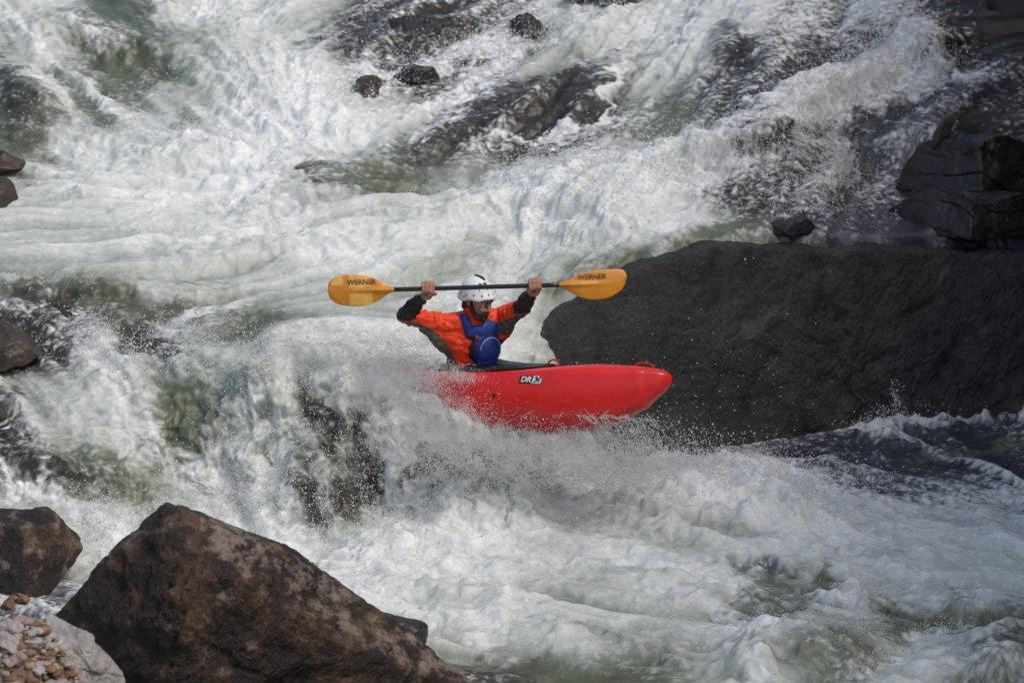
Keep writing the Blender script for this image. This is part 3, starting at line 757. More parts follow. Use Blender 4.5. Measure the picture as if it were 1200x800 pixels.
# gravel between them: one mass
D, F = cube_sphere(5)
Vs, Fs, Ms, off = [], [], [], 0
for i in range(7500):
    X = rng.uniform(-3.3, -1.6); Y = rng.uniform(-7.1, -5.5)
    z = float(shore_z(np.array(X), np.array(Y)))
    s = .006 + .026 * rng.random() ** 3.5
    a = rng.uniform(0, 6.28); q = D * (1 + .3 * n3(D * 1.3, i % 97)[:, None]) * np.array([s * 1.3, s, s * .7])
    q = np.stack([q[:, 0] * math.cos(a) - q[:, 1] * math.sin(a), q[:, 0] * math.sin(a) + q[:, 1] * math.cos(a), q[:, 2]], 1)
    Vs.append(q + np.array([X, Y, z + s * .3])); Fs.append(F + off); off += len(D); Ms.append(np.full(len(F), rng.choice(5, p=[.17, .29, .18, .24, .12])))
tag(mobj('gravel', np_mesh('gravel', np.concatenate(Vs), np.concatenate(Fs), STONE, midx=np.concatenate(Ms))), 'loose brown and orange gravel on the near bank', 'gravel', kind='stuff')
# ================================================================== KAYAK
M_RED_PL = simple('red_plastic', (.72, .020, .016), rough=.22, spec=.5, bump=.05, bscale=30, var=.06)
M_BLACK = simple('black_neoprene', (.010, .010, .012), rough=.45, bump=.2, bscale=120)
M_WHITE_ST = simple('white_sticker', (.75, .75, .75), rough=.4)
M_BLACK_ST = simple('black_sticker', (.008, .008, .008), rough=.4)
M_REDWEB = simple('red_webbing', (.45, .02, .02), rough=.7)
_nt = M_RED_PL.node_tree; _b = _nt.nodes['Principled BSDF']
_tc = N(_nt, 'ShaderNodeTexCoord'); _mp = N(_nt, 'ShaderNodeMapping'); _mp.inputs['Scale'].default_value = (1.2, 9, 16)
_nt.links.new(_tc.outputs['Object'], _mp.inputs[0])
_n = N(_nt, 'ShaderNodeTexNoise', Scale=9.0, Detail=8.0, Roughness=.75); _nt.links.new(_mp.outputs[0], _n.inputs['Vector'])
_r = ramp(_nt, _n.outputs[0], [(.60, (0, 0, 0)), (.72, (.55, .55, .55))])
_m = N(_nt, 'ShaderNodeMix', data_type='RGBA'); _old = _b.inputs['Base Color'].links[0].from_socket
_nt.links.new(_r, _m.inputs[0]); _nt.links.new(_old, _m.inputs[6]); _m.inputs[7].default_value = (.62, .10, .09, 1)
_nt.links.new(_m.outputs[2], _b.inputs['Base Color'])
_rr = ramp(_nt, _n.outputs[0], [(.35, (.16, .16, .16)), (.7, (.5, .5, .5))]); _nt.links.new(_rr, _b.inputs['Roughness'])
YAW, PITCH, ROLL = R(25), R(5.5), R(-19)
KO = at_y(557, 437, .10)
KM = Matrix.Translation(Vector(KO)) @ Matrix.Rotation(-YAW, 4, 'Z') @ Matrix.Rotation(-PITCH, 4, 'Y') @ Matrix.Rotation(ROLL, 4, 'X')
KM3 = np.array(KM.to_3x3())
def kay(p): return KO + np.asarray(p) @ KM3.T

ST = np.array([  # station x, half beam, keel z, crown z, sheer z
 (-1.26, .012, -.045, .030, .00), (-1.22, .055, -.075, .035, .00), (-1.1, .115, -.14, .045, .0), (-.85, .195, -.24, .06, .0), (-.5, .275, -.33, .03, -.015),
 (-.2, .318, -.375, .0, -.03), (.1, .330, -.39, -.005, -.03), (.4, .322, -.395, .02, -.015), (.7, .285, -.385, .06, .0), (.95, .232, -.345, .085, .0),
 (1.12, .182, -.285, .080, .010), (1.26, .132, -.205, .075, .02), (1.36, .092, -.135, .066, .025), (1.42, .062, -.085, .052, .022), (1.455, .034, -.045, .036, .014), (1.47, .006, -.012, .016, .004)])
def station(x):
    return [np.interp(x, ST[:, 0], ST[:, k]) for k in range(1, 5)]
def hull_point(x, t):
    b, zk, zc, zs = station(x)
    c, s = math.cos(t), math.sin(t)
    y = b * math.copysign(abs(c) ** .72, c)
    z = zs + (zc - zs) * abs(s) ** 1.1 if s >= 0 else zs + (zk - zs) * abs(s) ** .82
    if s < 0: y *= 1 - .06 * abs(s)
    return np.array([x, y, z])
ST[:, 0] = np.where(ST[:, 0] > .5, .5 + (ST[:, 0] - .5) * .95, ST[:, 0])
xsK = np.concatenate([np.linspace(-1.26, -1.1, 9)[:-1], np.linspace(-1.1, 1.25, 70)[:-1], np.linspace(1.25, float(ST[-1, 0]), 20)])
# smooth the stations
_sm = {}
for k in range(1, 5):
    v = np.interp(xsK, ST[:, 0], ST[:, k]); vv = v.copy()
    for _ in range(8): vv[1:-1] = .25 * vv[:-2] + .5 * vv[1:-1] + .25 * vv[2:]
    _sm[k] = vv
NT = 64
V = []
for i, x in enumerate(xsK):
    b, zk, zc, zs = (_sm[k][i] for k in range(1, 5))
    for j in range(NT):
        t = 2 * math.pi * j / NT
        c, s = math.cos(t), math.sin(t)
        y = b * math.copysign(abs(c) ** .70, c)
        z = zs + (zc - zs) * abs(s) ** 1.1 if s >= 0 else zs + (zk - zs) * abs(s) ** .80
        V.append((x, y, z))
V = np.array(V); F = []
for i in range(len(xsK) - 1):
    for j in range(NT):
        F.append((i * NT + j, i * NT + (j + 1) % NT, (i + 1) * NT + (j + 1) % NT, (i + 1) * NT + j))
F = np.array(F)[:, ::-1]
kayak = empty('kayak'); kayak.matrix_world = KM
tag(kayak, 'red whitewater kayak dropping over the white fall beside the dark ledge', 'kayak')
hull_me = np_mesh('hull', V, F, [M_RED_PL])
bmh = bmesh.new(); bmh.from_mesh(hull_me)
bmesh.ops.holes_fill(bmh, edges=[e for e in bmh.edges if e.is_boundary], sides=0)
bmesh.ops.recalc_face_normals(bmh, faces=bmh.faces[:]); bmh.to_mesh(hull_me); bmh.free()
for p in hull_me.polygons: p.use_smooth = True
mobj('hull', hull_me, kayak)

def tube(bm, pts, rad, seg=8, close=False):
    pts = [Vector(p) for p in pts]; n = len(pts); rings = []
    if not hasattr(rad, '__len__'): rad = [rad] * n
    up = Vector((0, 0, 1))
    for i, p in enumerate(pts):
        if close: d = pts[(i + 1) % n] - pts[i - 1]
        else: d = pts[min(i + 1, n - 1)] - pts[max(i - 1, 0)]
        d.normalize()
        a = d.cross(up)
        if a.length < .05: a = d.cross(Vector((1, 0, 0)))
        a.normalize(); b = d.cross(a); b.normalize()
        rings.append([bm.verts.new(p + (a * math.cos(q) + b * math.sin(q)) * rad[i]) for q in (2 * math.pi * k / seg for k in range(seg))])
    m = n if close else n - 1
    for i in range(m):
        r0, r1 = rings[i], rings[(i + 1) % n]
        for k in range(seg): bm.faces.new((r0[k], r0[(k + 1) % seg], r1[(k + 1) % seg], r1[k]))
    if not close:
        bm.faces.new(rings[0][::-1]); bm.faces.new(rings[-1])

# cockpit rim with the spray skirt stretched over it
def rim_pt(a, grow=0, dz=0):
    x = .12 + (.45 + grow) * math.cos(a); y = (.255 + grow) * math.sin(a)
    z = hull_point(x, math.acos(max(-1, min(1, np.sign(y) * (abs(y) / max(station(x)[0], .02)) ** (1 / .7)))))[2] if abs(y) < station(x)[0] else 0
    return (x, y, max(z, -.02) + .016 + dz)
bm = bmesh.new(); tube(bm, [rim_pt(a) for a in np.linspace(0, 2 * math.pi, 56, endpoint=False)], .017, 8, True)
bm_obj('cockpit_rim', bm, M_BLACK, kayak)
bm = bmesh.new()
rings = []
for k, (g, h) in enumerate(((-.0, .004), (-.04, .006), (-.10, .010), (-.16, .018), (-.19, .035))):
    ring = []
    for a in np.linspace(0, 2 * math.pi, 48, endpoint=False):
        f = k / 4
        x, y, z = rim_pt(a)
        x0, y0 = -.02 + .16 * math.cos(a), .17 * math.sin(a)
        ring.append(bm.verts.new((x + (x0 - x) * f ** 1.1, y + (y0 - y) * f ** 1.1, z + h * f + .010 + .004 * math.sin(a * 9 + k))))
    rings.append(ring)
for r0, r1 in zip(rings, rings[1:]):
    for k in range(48): bm.faces.new((r0[k], r0[(k + 1) % 48], r1[(k + 1) % 48], r1[k]))
bm_obj('spray_skirt', bm, M_BLACK, kayak)
# grab loop of the skirt and the carry handles
bm = bmesh.new(); tube(bm, [(.60 + .035 * math.cos(a), -.06 + .012 * math.sin(a * 2), .06 + .04 * math.sin(a)) for a in np.linspace(0, math.pi, 12)], .007, 6)
bm_obj('grab_loop', bm, M_REDWEB, kayak)
for x0 in (1.22, -1.02):
    zc = station(x0)[2]
    bm = bmesh.new(); tube(bm, [(x0 + .07 * math.cos(a), 0, zc - .006 + .030 * math.sin(a)) for a in np.linspace(0, math.pi, 12)], .008, 6)
    bm_obj('carry_handle', bm, M_REDWEB if x0 > 0 else M_BLACK, kayak)
# drain plug: small dark bolt on the side
def side_pt(x, z, off=.002):
    """point on the near side of the hull at height z"""
    i = np.argmin(abs(xsK - x)); b, zk, zc, zs = (_sm[k][i] for k in range(1, 5))
    s = (min(1, abs((z - zs) / (zk - zs)))) ** (1 / .80); c = math.sqrt(max(0, 1 - s * s))
    return np.array([x, -b * c ** .70 - off, z])
p = side_pt(.30, -.16)
bm = bmesh.new(); bmesh.ops.create_uvsphere(bm, u_segments=12, v_segments=8, radius=.013)
bmesh.ops.scale(bm, vec=(1, .5, 1), verts=bm.verts); bmesh.ops.translate(bm, vec=p, verts=bm.verts)
bm_obj('hull_bolt', bm, M_BLACK_ST, kayak)

def text_mesh(s, size, shear=0.0, offset=0.0):
    cu = bpy.data.curves.new('lettering', 'FONT'); cu.body = s; cu.size = size; cu.shear = shear; cu.offset = offset
    cu.align_x = 'CENTER'; cu.align_y = 'CENTER'; cu.resolution_u = 3
    o = bpy.data.objects.new('lettering', cu); COL.objects.link(o)
    bpy.context.view_layer.update()
    me = bpy.data.meshes.new_from_object(o.evaluated_get(bpy.context.evaluated_depsgraph_get()))
    bpy.data.objects.remove(o)
    return me

# badge on the side: black field with white letters, white field with a dark cross letter; both follow the hull
def wrap_side(verts, xc, zc):
    return [side_pt(xc + x, zc + z, .003 + off) for (x, z, off) in verts]
def badge_poly(name, quad, mat, off, nx=10, nz=4, parent=kayak, xc=.545, zc=-.050):
    bm = bmesh.new(); g = []
    (x0, z0), (x1, z1), (x2, z2), (x3, z3) = quad
    for j in range(nz + 1):
        row = []
        for i in range(nx + 1):
            a, b = i / nx, j / nz
            x = (x0 * (1 - a) + x1 * a) * (1 - b) + (x3 * (1 - a) + x2 * a) * b
            z = (z0 * (1 - a) + z1 * a) * (1 - b) + (z3 * (1 - a) + z2 * a) * b
            row.append(bm.verts.new(side_pt(xc + x * .86, zc + z * .86, off)))
        g.append(row)
    for j in range(nz):
        for i in range(nx): bm.faces.new((g[j][i], g[j][i + 1], g[j + 1][i + 1], g[j + 1][i]))
    return bm_obj(name, bm, mat, parent)
badge = badge_poly('badge', [(-.085, -.028), (.085, -.028), (.103, .030), (-.068, .030)], M_BLACK_ST, .003)
badge_poly('badge_field', [(.016, -.0275), (.0852, -.0275), (.1032, .0295), (.034, .0295)], M_WHITE_ST, .0045, parent=badge)
def side_text(s, size, xo, mat, off, parent, sx=1.0):
    me = text_mesh(s, size, .3, .0022)
    for v in me.vertices: v.co = Vector(side_pt(.545 + (xo + v.co.x * sx) * .86, -.050 + v.co.y * .86, off))
    me.materials.append(mat)
    return mobj('lettering', me, parent)
side_text('DR', .058, -.030, M_WHITE_ST, .0048, badge, 1.05)
side_text('X', .060, .060, M_BLACK_ST, .0065, badge, 1.15)

# ================================================================== ORGANIC SHAPES (round cones and ellipsoids fused by voxel remesh)
class Blob:
    def __init__(s): s.bm = bmesh.new()
    def ell(s, c, ax, rad, seg=20):
        """ellipsoid: ax = 3 axis vectors"""
        r = bmesh.ops.create_uvsphere(s.bm, u_segments=seg, v_segments=seg // 2 + 2, radius=1)
        M = Matrix([[ax[j][i] * rad[j] for j in range(3)] for i in range(3)])
        for v in r['verts']: v.co = Vector(M @ v.co) + Vector(c)
    def ball(s, c, r): s.ell(c, ((1, 0, 0), (0, 1, 0), (0, 0, 1)), (r, r, r), 14)
    def cone(s, a, b, ra, rb, seg=14):
        a, b = Vector(a), Vector(b); d = b - a; L = d.length
        n = max(2, int(L / max(.3 * min(ra, rb), .004)) + 1)
        r = bmesh.ops.create_cone(s.bm, cap_ends=True, segments=seg, radius1=ra, radius2=rb, depth=L)
        q = d.to_track_quat('Z', 'Y')
        for v in r['verts']: v.co = q @ v.co + (a + b) / 2
        s.ball(a, ra); s.ball(b, rb)
    def chain(s, pts, rads):
        for i in range(len(pts) - 1): s.cone(pts[i], pts[i + 1], rads[i], rads[i + 1])
    def make(s, name, mats, voxel, parent=None, smooth=3):
        me = bpy.data.meshes.new(name); s.bm.to_mesh(me); s.bm.free()
        o = mobj(name, me)
        bake(o, [('REMESH', dict(mode='VOXEL', voxel_size=voxel, use_smooth_shade=True)), ('SMOOTH', dict(factor=.5, iterations=smooth))])
        for m in mats: o.data.materials.append(m)
        for p in o.data.polygons: p.use_smooth = True
        if parent: o.parent = parent
        return o
def vcoords(me):
    a = np.empty(len(me.vertices) * 3, np.float32); me.vertices.foreach_get('co', a); return a.reshape(-1, 3).astype(float)
def vnormals(me):
    a = np.empty(len(me.vertices) * 3, np.float32); me.vertex_normals.foreach_get('vector', a); return a.reshape(-1, 3).astype(float)
def setco(me, P): me.vertices.foreach_set('co', np.ascontiguousarray(P, np.float32).ravel()); me.update()
def fcenters(me):
    a = np.empty(len(me.polygons) * 3, np.float32); me.polygons.foreach_get('center', a); return a.reshape(-1, 3).astype(float)

# ================================================================== PADDLE
M_SHAFT = simple('black_carbon_shaft', (.012, .012, .014), rough=.28, spec=.5)
M_AMBER = simple('amber_fibreglass', (.62, .24, .018), rough=.35, spec=.5, bump=.04, bscale=40, var=.12)
M_AMBER_BACKLIT = simple('backlit_amber_fibreglass', (.78, .42, .10), rough=.35, spec=.5, bump=.04, bscale=40, var=.12)
for m in (M_AMBER, M_AMBER_BACKLIT):
    m.node_tree.nodes['Principled BSDF'].inputs['Transmission Weight'].default_value = 0.0
M_INK = simple('brown_print', (.10, .035, .012), rough=.5)
PA, PB = at_y(384, 341.5, -.36), at_y(735, 331.5, -.33)
pe = (PB - PA); PLEN = np.linalg.norm(pe); pe = pe / PLEN
pn = np.array([0, -math.cos(R(14)), math.sin(R(14))]); pn -= pe * (pn @ pe); pn /= np.linalg.norm(pn)   # blade faces the bank
pu = np.cross(pn, pe); pu /= np.linalg.norm(pu)
if pu[2] < 0: pu = -pu
paddle = empty('paddle'); PMID = (PA + PB) / 2
MP = Matrix(((pe[0], pu[0], pn[0], PMID[0]), (pe[1], pu[1], pn[1], PMID[1]), (pe[2], pu[2], pn[2], PMID[2]), (0, 0, 0, 1)))
paddle.matrix_world = MP
tag(paddle, 'black shafted kayak paddle with amber blades held above the white helmet', 'paddle')
half = PLEN / 2; PPM = PLEN / 351.0            # metres per photo pixel along the paddle
bm = bmesh.new(); tube(bm, [(x, 0, 0) for x in np.linspace(-half + 70 * PPM, half - 74 * PPM, 14)], .0150, 14)
bm_obj('shaft', bm, M_SHAFT, paddle)
def blade(sgn, top, bot, L, name='blade'):
    """outline given as (px from tip, px above / below the axis)"""
    nx, ny = 44, 22; bm = bmesh.new(); lay = []
    xt = [p[0] for p in top]; yt = [p[1] for p in top]; xb = [p[0] for p in bot]; yb = [p[1] for p in bot]
    for side in (1, -1):
        g = []
        for i in range(nx + 1):
            a = (1 - math.cos(math.pi * i / nx)) / 2 * L
            t_, b_ = np.interp(a, xt, yt) * PPM, np.interp(a, xb, yb) * PPM
            row = []
            for j in range(ny + 1):
                y = b_ + (t_ - b_) * j / ny
                x = sgn * (half - a * PPM)
                sp = .014 * math.exp(-(y / .014) ** 2) * sstep(6, L - 6, np.array(float(a)))       # spine running out of the shaft
                curve = -.05 * ((L - a) / L) ** 2 + .012 * (1 - (2 * j / ny - 1) ** 2)
                row.append(bm.verts.new((x, y, curve + side * (.0022 + sp) + sp * .2)))
            g.append(row)
        lay.append(g)
        for i in range(nx):
            for j in range(ny): bm.faces.new((g[i][j], g[i + 1][j], g[i + 1][j + 1], g[i][j + 1]))
    f, k = lay
    ring = [(i, 0) for i in range(nx + 1)] + [(nx, j) for j in range(1, ny + 1)] + [(i, ny) for i in range(nx - 1, -1, -1)] + [(0, j) for j in range(ny - 1, 0, -1)]
    for (a, b), (c, d) in zip(ring, ring[1:] + ring[:1]):
        try: bm.faces.new((f[a][b], f[c][d], k[c][d], k[a][b]))
        except ValueError: pass
    bmesh.ops.remove_doubles(bm, verts=bm.verts, dist=.00005)
    o = bm_obj(name, bm, [M_AMBER, M_AMBER_BACKLIT], paddle)
    return o
def surf_z(sgn, x, y, L=76):
    a = (half - sgn * x) / PPM
    return -.05 * ((L - a) / L) ** 2 + .012
bl = blade(-1, [(0, 5), (1.5, 11), (5, 15), (12, 17.5), (24, 19), (36, 19), (48, 17), (60, 11.5), (70, 5), (78, 2.4)],
           [(0, -2), (2, -8), (7, -13), (15, -16.5), (28, -18.5), (42, -18.5), (54, -15), (64, -9.5), (72, -4.5), (78, -2.4)], 78)
br = blade(1, [(0, 8), (1.2, 13), (4, 15.5), (12, 16.6), (28, 16.5), (44, 14.5), (58, 10.5), (70, 5), (80, 2.4)],
           [(0, 6), (2, -2), (8, -9.5), (18, -15.5), (30, -18.5), (44, -18.5), (56, -15), (66, -9.5), (74, -4.5), (80, -2.4)], 80)
# backlight shining through the left blade, painted on as paler panels
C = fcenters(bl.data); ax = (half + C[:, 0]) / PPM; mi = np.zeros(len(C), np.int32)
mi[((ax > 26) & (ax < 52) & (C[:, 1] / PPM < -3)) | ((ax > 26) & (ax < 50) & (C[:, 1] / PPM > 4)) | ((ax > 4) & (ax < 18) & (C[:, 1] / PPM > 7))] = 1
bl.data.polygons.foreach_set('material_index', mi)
bl['label'] = 'amber blade painted paler as if backlit'
for sgn, xo, yo, par in ((-1, 40, 10.0, bl), (1, 41, 8.4, br)):
    me = text_mesh('WERNER', 8.6 * PPM, 0, .00045)
    xc = sgn * (half - xo * PPM)
    for v in me.vertices:
        x, y = xc + v.co.x * .98, yo * PPM + v.co.y
        v.co = Vector((x, y, surf_z(sgn, x, y) + .0045))
    me.materials.append(M_INK); mobj('lettering', me, par)

# ================================================================== KAYAKER
M_SKIN = simple('skin', (.40, .185, .125), rough=.5, spec=.4, bump=.1, bscale=150, var=.12)
M_BEARD = simple('dark_brown_beard', (.035, .018, .012), rough=.7, bump=.6, bscale=200)
M_HAIR = simple('dark_hair', (.018, .012, .010), rough=.6, bump=.5, bscale=150)
M_ORANGE = simple('orange_drytop_fabric', (.80, .058, .012), rough=.55, spec=.35, bump=.25, bscale=45, var=.10)
M_GREY = simple('grey_drytop_fabric', (.105, .098, .085), rough=.6, spec=.3, bump=.25, bscale=45, var=.12)
M_CUFF = simple('black_drytop_fabric', (.012, .012, .014), rough=.5, spec=.4, bump=.25, bscale=60)
M_BLUE = simple('blue_vest_fabric', (.012, .036, .19), rough=.5, spec=.35, bump=.25, bscale=70, var=.2)
M_PIPING = simple('pale_piping', (.35, .38, .45), rough=.5)
M_HELMET = simple('white_helmet_shell', (.78, .78, .77), rough=.28, spec=.5, coat=.2)
M_EYEW = simple('eye_white', (.6, .58, .55), rough=.2)
def W(u, v, Y): return Vector(at_y(u, v, Y))
pelvis, waist, chest, neck = W(547, 462, .10), W(548, 428, .08), W(553, 396, .02), W(555, 371, -.03)
sR, eR, wR = W(523, 380, -.08), W(474, 370, -.18), W(495, 348, -.315)
sL, eL, wL = W(584, 374, .09), W(611, 361, -.10), W(623, 343, -.265)
hR, hL = W(502, 338.2, -.357), W(627, 334.6, -.345)
head = W(559, 350, -.07)
ta = R(36); tf = Vector((math.sin(ta), -math.cos(ta), 0)); tr = Vector((-math.cos(ta), -math.sin(ta), 0)); tu = Vector((0, 0, 1))   # torso forward, his right, up
ha = R(52); hp = R(-17)
hf0 = Vector((math.sin(ha), -math.cos(ha), 0)); hr = Vector((-math.cos(ha), -math.sin(ha), 0))
hf = (hf0 * math.cos(hp) + Vector((0, 0, 1)) * math.sin(hp)).normalized(); hu = hr.cross(hf).normalized()
if hu.z < 0: hu = -hu
def HP(f, r, u): return head + hf * f + hr * r + hu * u
person = empty('person', KO); person.location = pelvis
bpy.context.view_layer.update()
tag(person, 'bearded kayaker in white helmet and orange jacket raising a paddle', 'person')

b = Blob()
b.ell(HP(0, 0, .025), (hf, hr, hu), (.098, .076, .108)); b.ell(HP(.028, 0, -.055), (hf, hr, hu), (.066, .058, .062))
b.ball(HP(.075, 0, -.098), .026); b.ell(HP(.078, .03, -.03), (hf, hr, hu), (.026, .026, .026)); b.ell(HP(.078, -.03, -.03), (hf, hr, hu), (.026, .026, .026))
b.cone(HP(.098, 0, .004), HP(.118, 0, -.032), .009, .0145); b.ball(HP(.100, .014, -.036), .0095); b.ball(HP(.100, -.014, -.036), .0095)
b.cone(HP(.088, .045, .024), HP(.088, -.045, .024), .013, .013)
b.cone(HP(.092, .020, -.060), HP(.092, -.020, -.060), .010, .010); b.cone(HP(.088, .020, -.073), HP(.088, -.020, -.073), .011, .011)
for s_ in (1, -1): b.ell(HP(-.005, .077 * s_, -.005), (hf, hr, hu), (.020, .010, .032))
b.chain([HP(-.01, 0, -.05), neck, chest, waist, pelvis], [.058, .062, .115, .115, .12])
b.ell(chest, (tr, tf, tu), (.165, .10, .14)); b.ell(waist, (tr, tf, tu), (.145, .095, .12))
for s_, e_, w_ in ((sR, eR, wR), (sL, eL, wL)):
    b.chain([neck.lerp(s_, .35), s_, s_.lerp(e_, .5), e_, e_.lerp(w_, .35), w_], [.06, .056, .046, .037, .040, .027])
kx = Vector(KM3[:, 0]); ky = Vector(KM3[:, 1]); kz = Vector(KM3[:, 2])
for s_ in (1, -1):                                     # legs inside the boat
    hip = pelvis + ky * .09 * s_; kne = Vector(kay((.50, .20 * s_, -.09))); ank = Vector(kay((.92, .10 * s_, -.22)))
    b.chain([hip, kne, ank], [.075, .050, .035]); b.cone(ank, Vector(kay((.98, .09 * s_, -.14))), .032, .022)
# hands closed round the shaft
hcam = Vector(pn); hup = Vector(pu); hax = Vector(pe)
def hand(h, wrist, inner):
    """h: where the shaft passes; inner: +1 / -1 along the shaft towards the head"""
    def Q(a, bb, c): return h + hcam * a + hup * bb + hax * (c * inner)
    wr = wrist
    kn = [(-.033, 0.0), (-.011, .0035), (.011, .0025), (.032, -.002)]            # little ... index, along the shaft
    ln = [.86, .97, 1.0, .93]
    for (c, dz), l in zip(kn, ln):
        K = Q(-.006, .038 + dz, c)
        b.chain([wr.lerp(Q(-.034, -.045, c * .6), .8), Q(-.036, -.005, c * .9), K], [.019, .016, .0125])
        b.chain([K, Q(.034 * l, .026 * l + dz, c * 1.04), Q(.036 * l, -.013 * l, c * 1.02), Q(.010, -.0285 * l, c)], [.0118, .0108, .0098, .0085])
    b.chain([wr, Q(-.034, -.05, .0)], [.026, .024])
    b.chain([Q(-.032, -.034, .028), Q(-.006, -.037, .044), Q(.022, -.030, .034), Q(.036, -.020, .018)], [.016, .013, .0115, .0095])
hand(hR, wR, 1); hand(hL, wL, -1)
body = b.make('body', [M_SKIN], .0042, smooth=2)
def to_person(o):
    o.parent = person; o.matrix_parent_inverse = person.matrix_world.inverted(); return o
to_person(body)
# beard, hair, eyes
b = Blob()
for s_ in (1, -1):
    b.chain([HP(.015, .070 * s_, -.015), HP(.030, .064 * s_, -.060), HP(.066, .043 * s_, -.094), HP(.088, .0, -.108)], [.012, .017, .022, .024])
    b.chain([HP(.104, .003 * s_, -.048), HP(.098, .024 * s_, -.056), HP(.088, .034 * s_, -.078)], [.0085, .0095, .012])
b.ell(HP(.086, 0, -.094), (hf, hr, hu), (.026, .036, .024))
to_person(b.make('beard', [M_BEARD], .004))
b = Blob()
for r_ in np.linspace(-1, 1, 9):
    b.chain([HP(-.072 * (1 - .55 * r_ * r_), .083 * r_, .02), HP(-.070 * (1 - .5 * r_ * r_), .080 * r_, -.058 - .02 * (1 - r_ * r_))], [.022, .014])
to_person(b.make('hair', [M_HAIR], .005))
for s_ in (1, -1):
    bm = bmesh.new(); bmesh.ops.create_uvsphere(bm, u_segments=16, v_segments=10, radius=.0125)
    q = hf.to_track_quat('Z', 'Y')
    for v in bm.verts: v.co = q @ v.co + HP(.0835, .031 * s_, .002)
    bm.faces.ensure_lookup_table()
    for f in bm.faces: f.material_index = 1 if (f.calc_center_median() - HP(.0835, .031 * s_, .002)).dot(hf) > .0105 else 0
    to_person(bm_obj('eye', bm, [M_EYEW, M_HAIR]))
    b = Blob(); b.chain([HP(.101, .014 * s_, .017), HP(.098, .034 * s_, .020), HP(.086, .05 * s_, .012)], [.005, .006, .004])
    to_person(b.make('eyebrow', [M_HAIR], .003))

# drytop
b = Blob()
b.chain([HP(-.012, 0, -.085), neck], [.070, .080])
b.ell(chest + Vector((0, 0, .01)), (tr, tf, tu), (.185, .120, .155)); b.ell(waist + Vector((0, 0, .02)), (tr, tf, tu), (.160, .112, .16))
b.ell(waist.lerp(chest, .5), (tr, tf, tu), (.172, .116, .15))
for s_, e_, w_, k in ((sR, eR, wR, 0), (sL, eL, wL, 1)):
    b.chain([neck + Vector((0, 0, -.03)), s_.lerp(neck, .25) + Vector((0, 0, -.005)), s_, s_.lerp(e_, .5), e_, e_.lerp(w_, .4), e_.lerp(w_, .93)], [.075, .078, .078, .066, .057, .056, .039])
    b.chain([s_ + Vector((0, 0, -.06)), chest.lerp(s_, .55) + Vector((0, 0, -.09))], [.075, .085])
    b.chain([s_.lerp(e_, .35) + Vector((0, 0, -.02)), waist.lerp(s_, .45)], [.06, .075]); b.chain([s_.lerp(e_, .62) + Vector((0, 0, -.02)), s_.lerp(e_, .2) + Vector((0, 0, -.10)), waist.lerp(s_, .3)], [.045, .06, .08])       # loose cloth under the arm
jk = b.make('drytop', [M_ORANGE, M_GREY, M_CUFF], .006, smooth=4)
P = vcoords(jk.data); Nn = vnormals(jk.data)
wr = .010 * n3(P * np.array([13, 13, 26]), 401) - .009 * np.abs(n3((P @ np.array([[.8, 0, .6], [0, 1, 0], [-.6, 0, .8]])) * np.array([9, 9, 26]), 403)) + .004 * n3(P * np.array([34, 34, 60]), 402)
def seg_t(P, a, b_):
    a, b_ = np.array(a), np.array(b_); d = b_ - a; t = np.clip(((P - a) @ d) / (d @ d), 0, 1)
    return t, np.linalg.norm(P - (a + t[:, None] * d), axis=1)
for a, e_ in ((sR, eR), (eR, wR), (sL, eL), (eL, wL)):      # ring folds across the sleeves
    t, ds = seg_t(P, a, e_)
    L_ = (e_ - a).length
    wr += .0045 * np.sin(t * L_ * 130 + 3 * n3(P * 9, 405)) * (ds < .09) * sstep(0, .15, t) * sstep(1, .85, t)
setco(jk.data, P + Nn * wr[:, None])
C = fcenters(jk.data); mi = np.zeros(len(C), np.int32)
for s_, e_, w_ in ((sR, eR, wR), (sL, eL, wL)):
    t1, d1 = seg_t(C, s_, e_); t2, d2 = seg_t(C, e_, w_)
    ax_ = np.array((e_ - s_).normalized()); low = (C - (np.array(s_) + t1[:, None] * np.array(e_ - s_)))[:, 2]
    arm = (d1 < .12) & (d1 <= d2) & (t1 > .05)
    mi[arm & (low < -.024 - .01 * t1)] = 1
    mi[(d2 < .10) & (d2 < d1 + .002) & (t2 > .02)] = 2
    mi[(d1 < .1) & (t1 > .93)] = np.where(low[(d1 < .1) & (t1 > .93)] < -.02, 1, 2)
# grey panel from the underside of the right sleeve down the flank, thin orange strip behind it
def inside(u, v, poly):
    r = np.zeros(len(u), bool); n = len(poly)
    for i in range(n):
        (x1, y1), (x2, y2) = poly[i], poly[(i + 1) % n]
        with np.errstate(divide='ignore', invalid='ignore'):
            r ^= ((y1 > v) != (y2 > v)) & (u < (x2 - x1) * (v - y1) / (y2 - y1 + 1e-9) + x1)
    return r
u_, v_ = project(C)
t1, d1 = seg_t(C, sR, eR); right = (mi != 2) & ((C - np.array(chest)) @ np.array(tr) > .02)
mi[right] = 0
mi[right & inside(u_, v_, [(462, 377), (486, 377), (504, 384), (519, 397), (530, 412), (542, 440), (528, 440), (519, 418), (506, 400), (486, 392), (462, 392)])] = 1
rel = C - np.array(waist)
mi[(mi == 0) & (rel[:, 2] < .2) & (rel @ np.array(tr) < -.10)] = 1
jk.data.polygons.foreach_set('material_index', mi); jk.data.update()
to_person(jk)

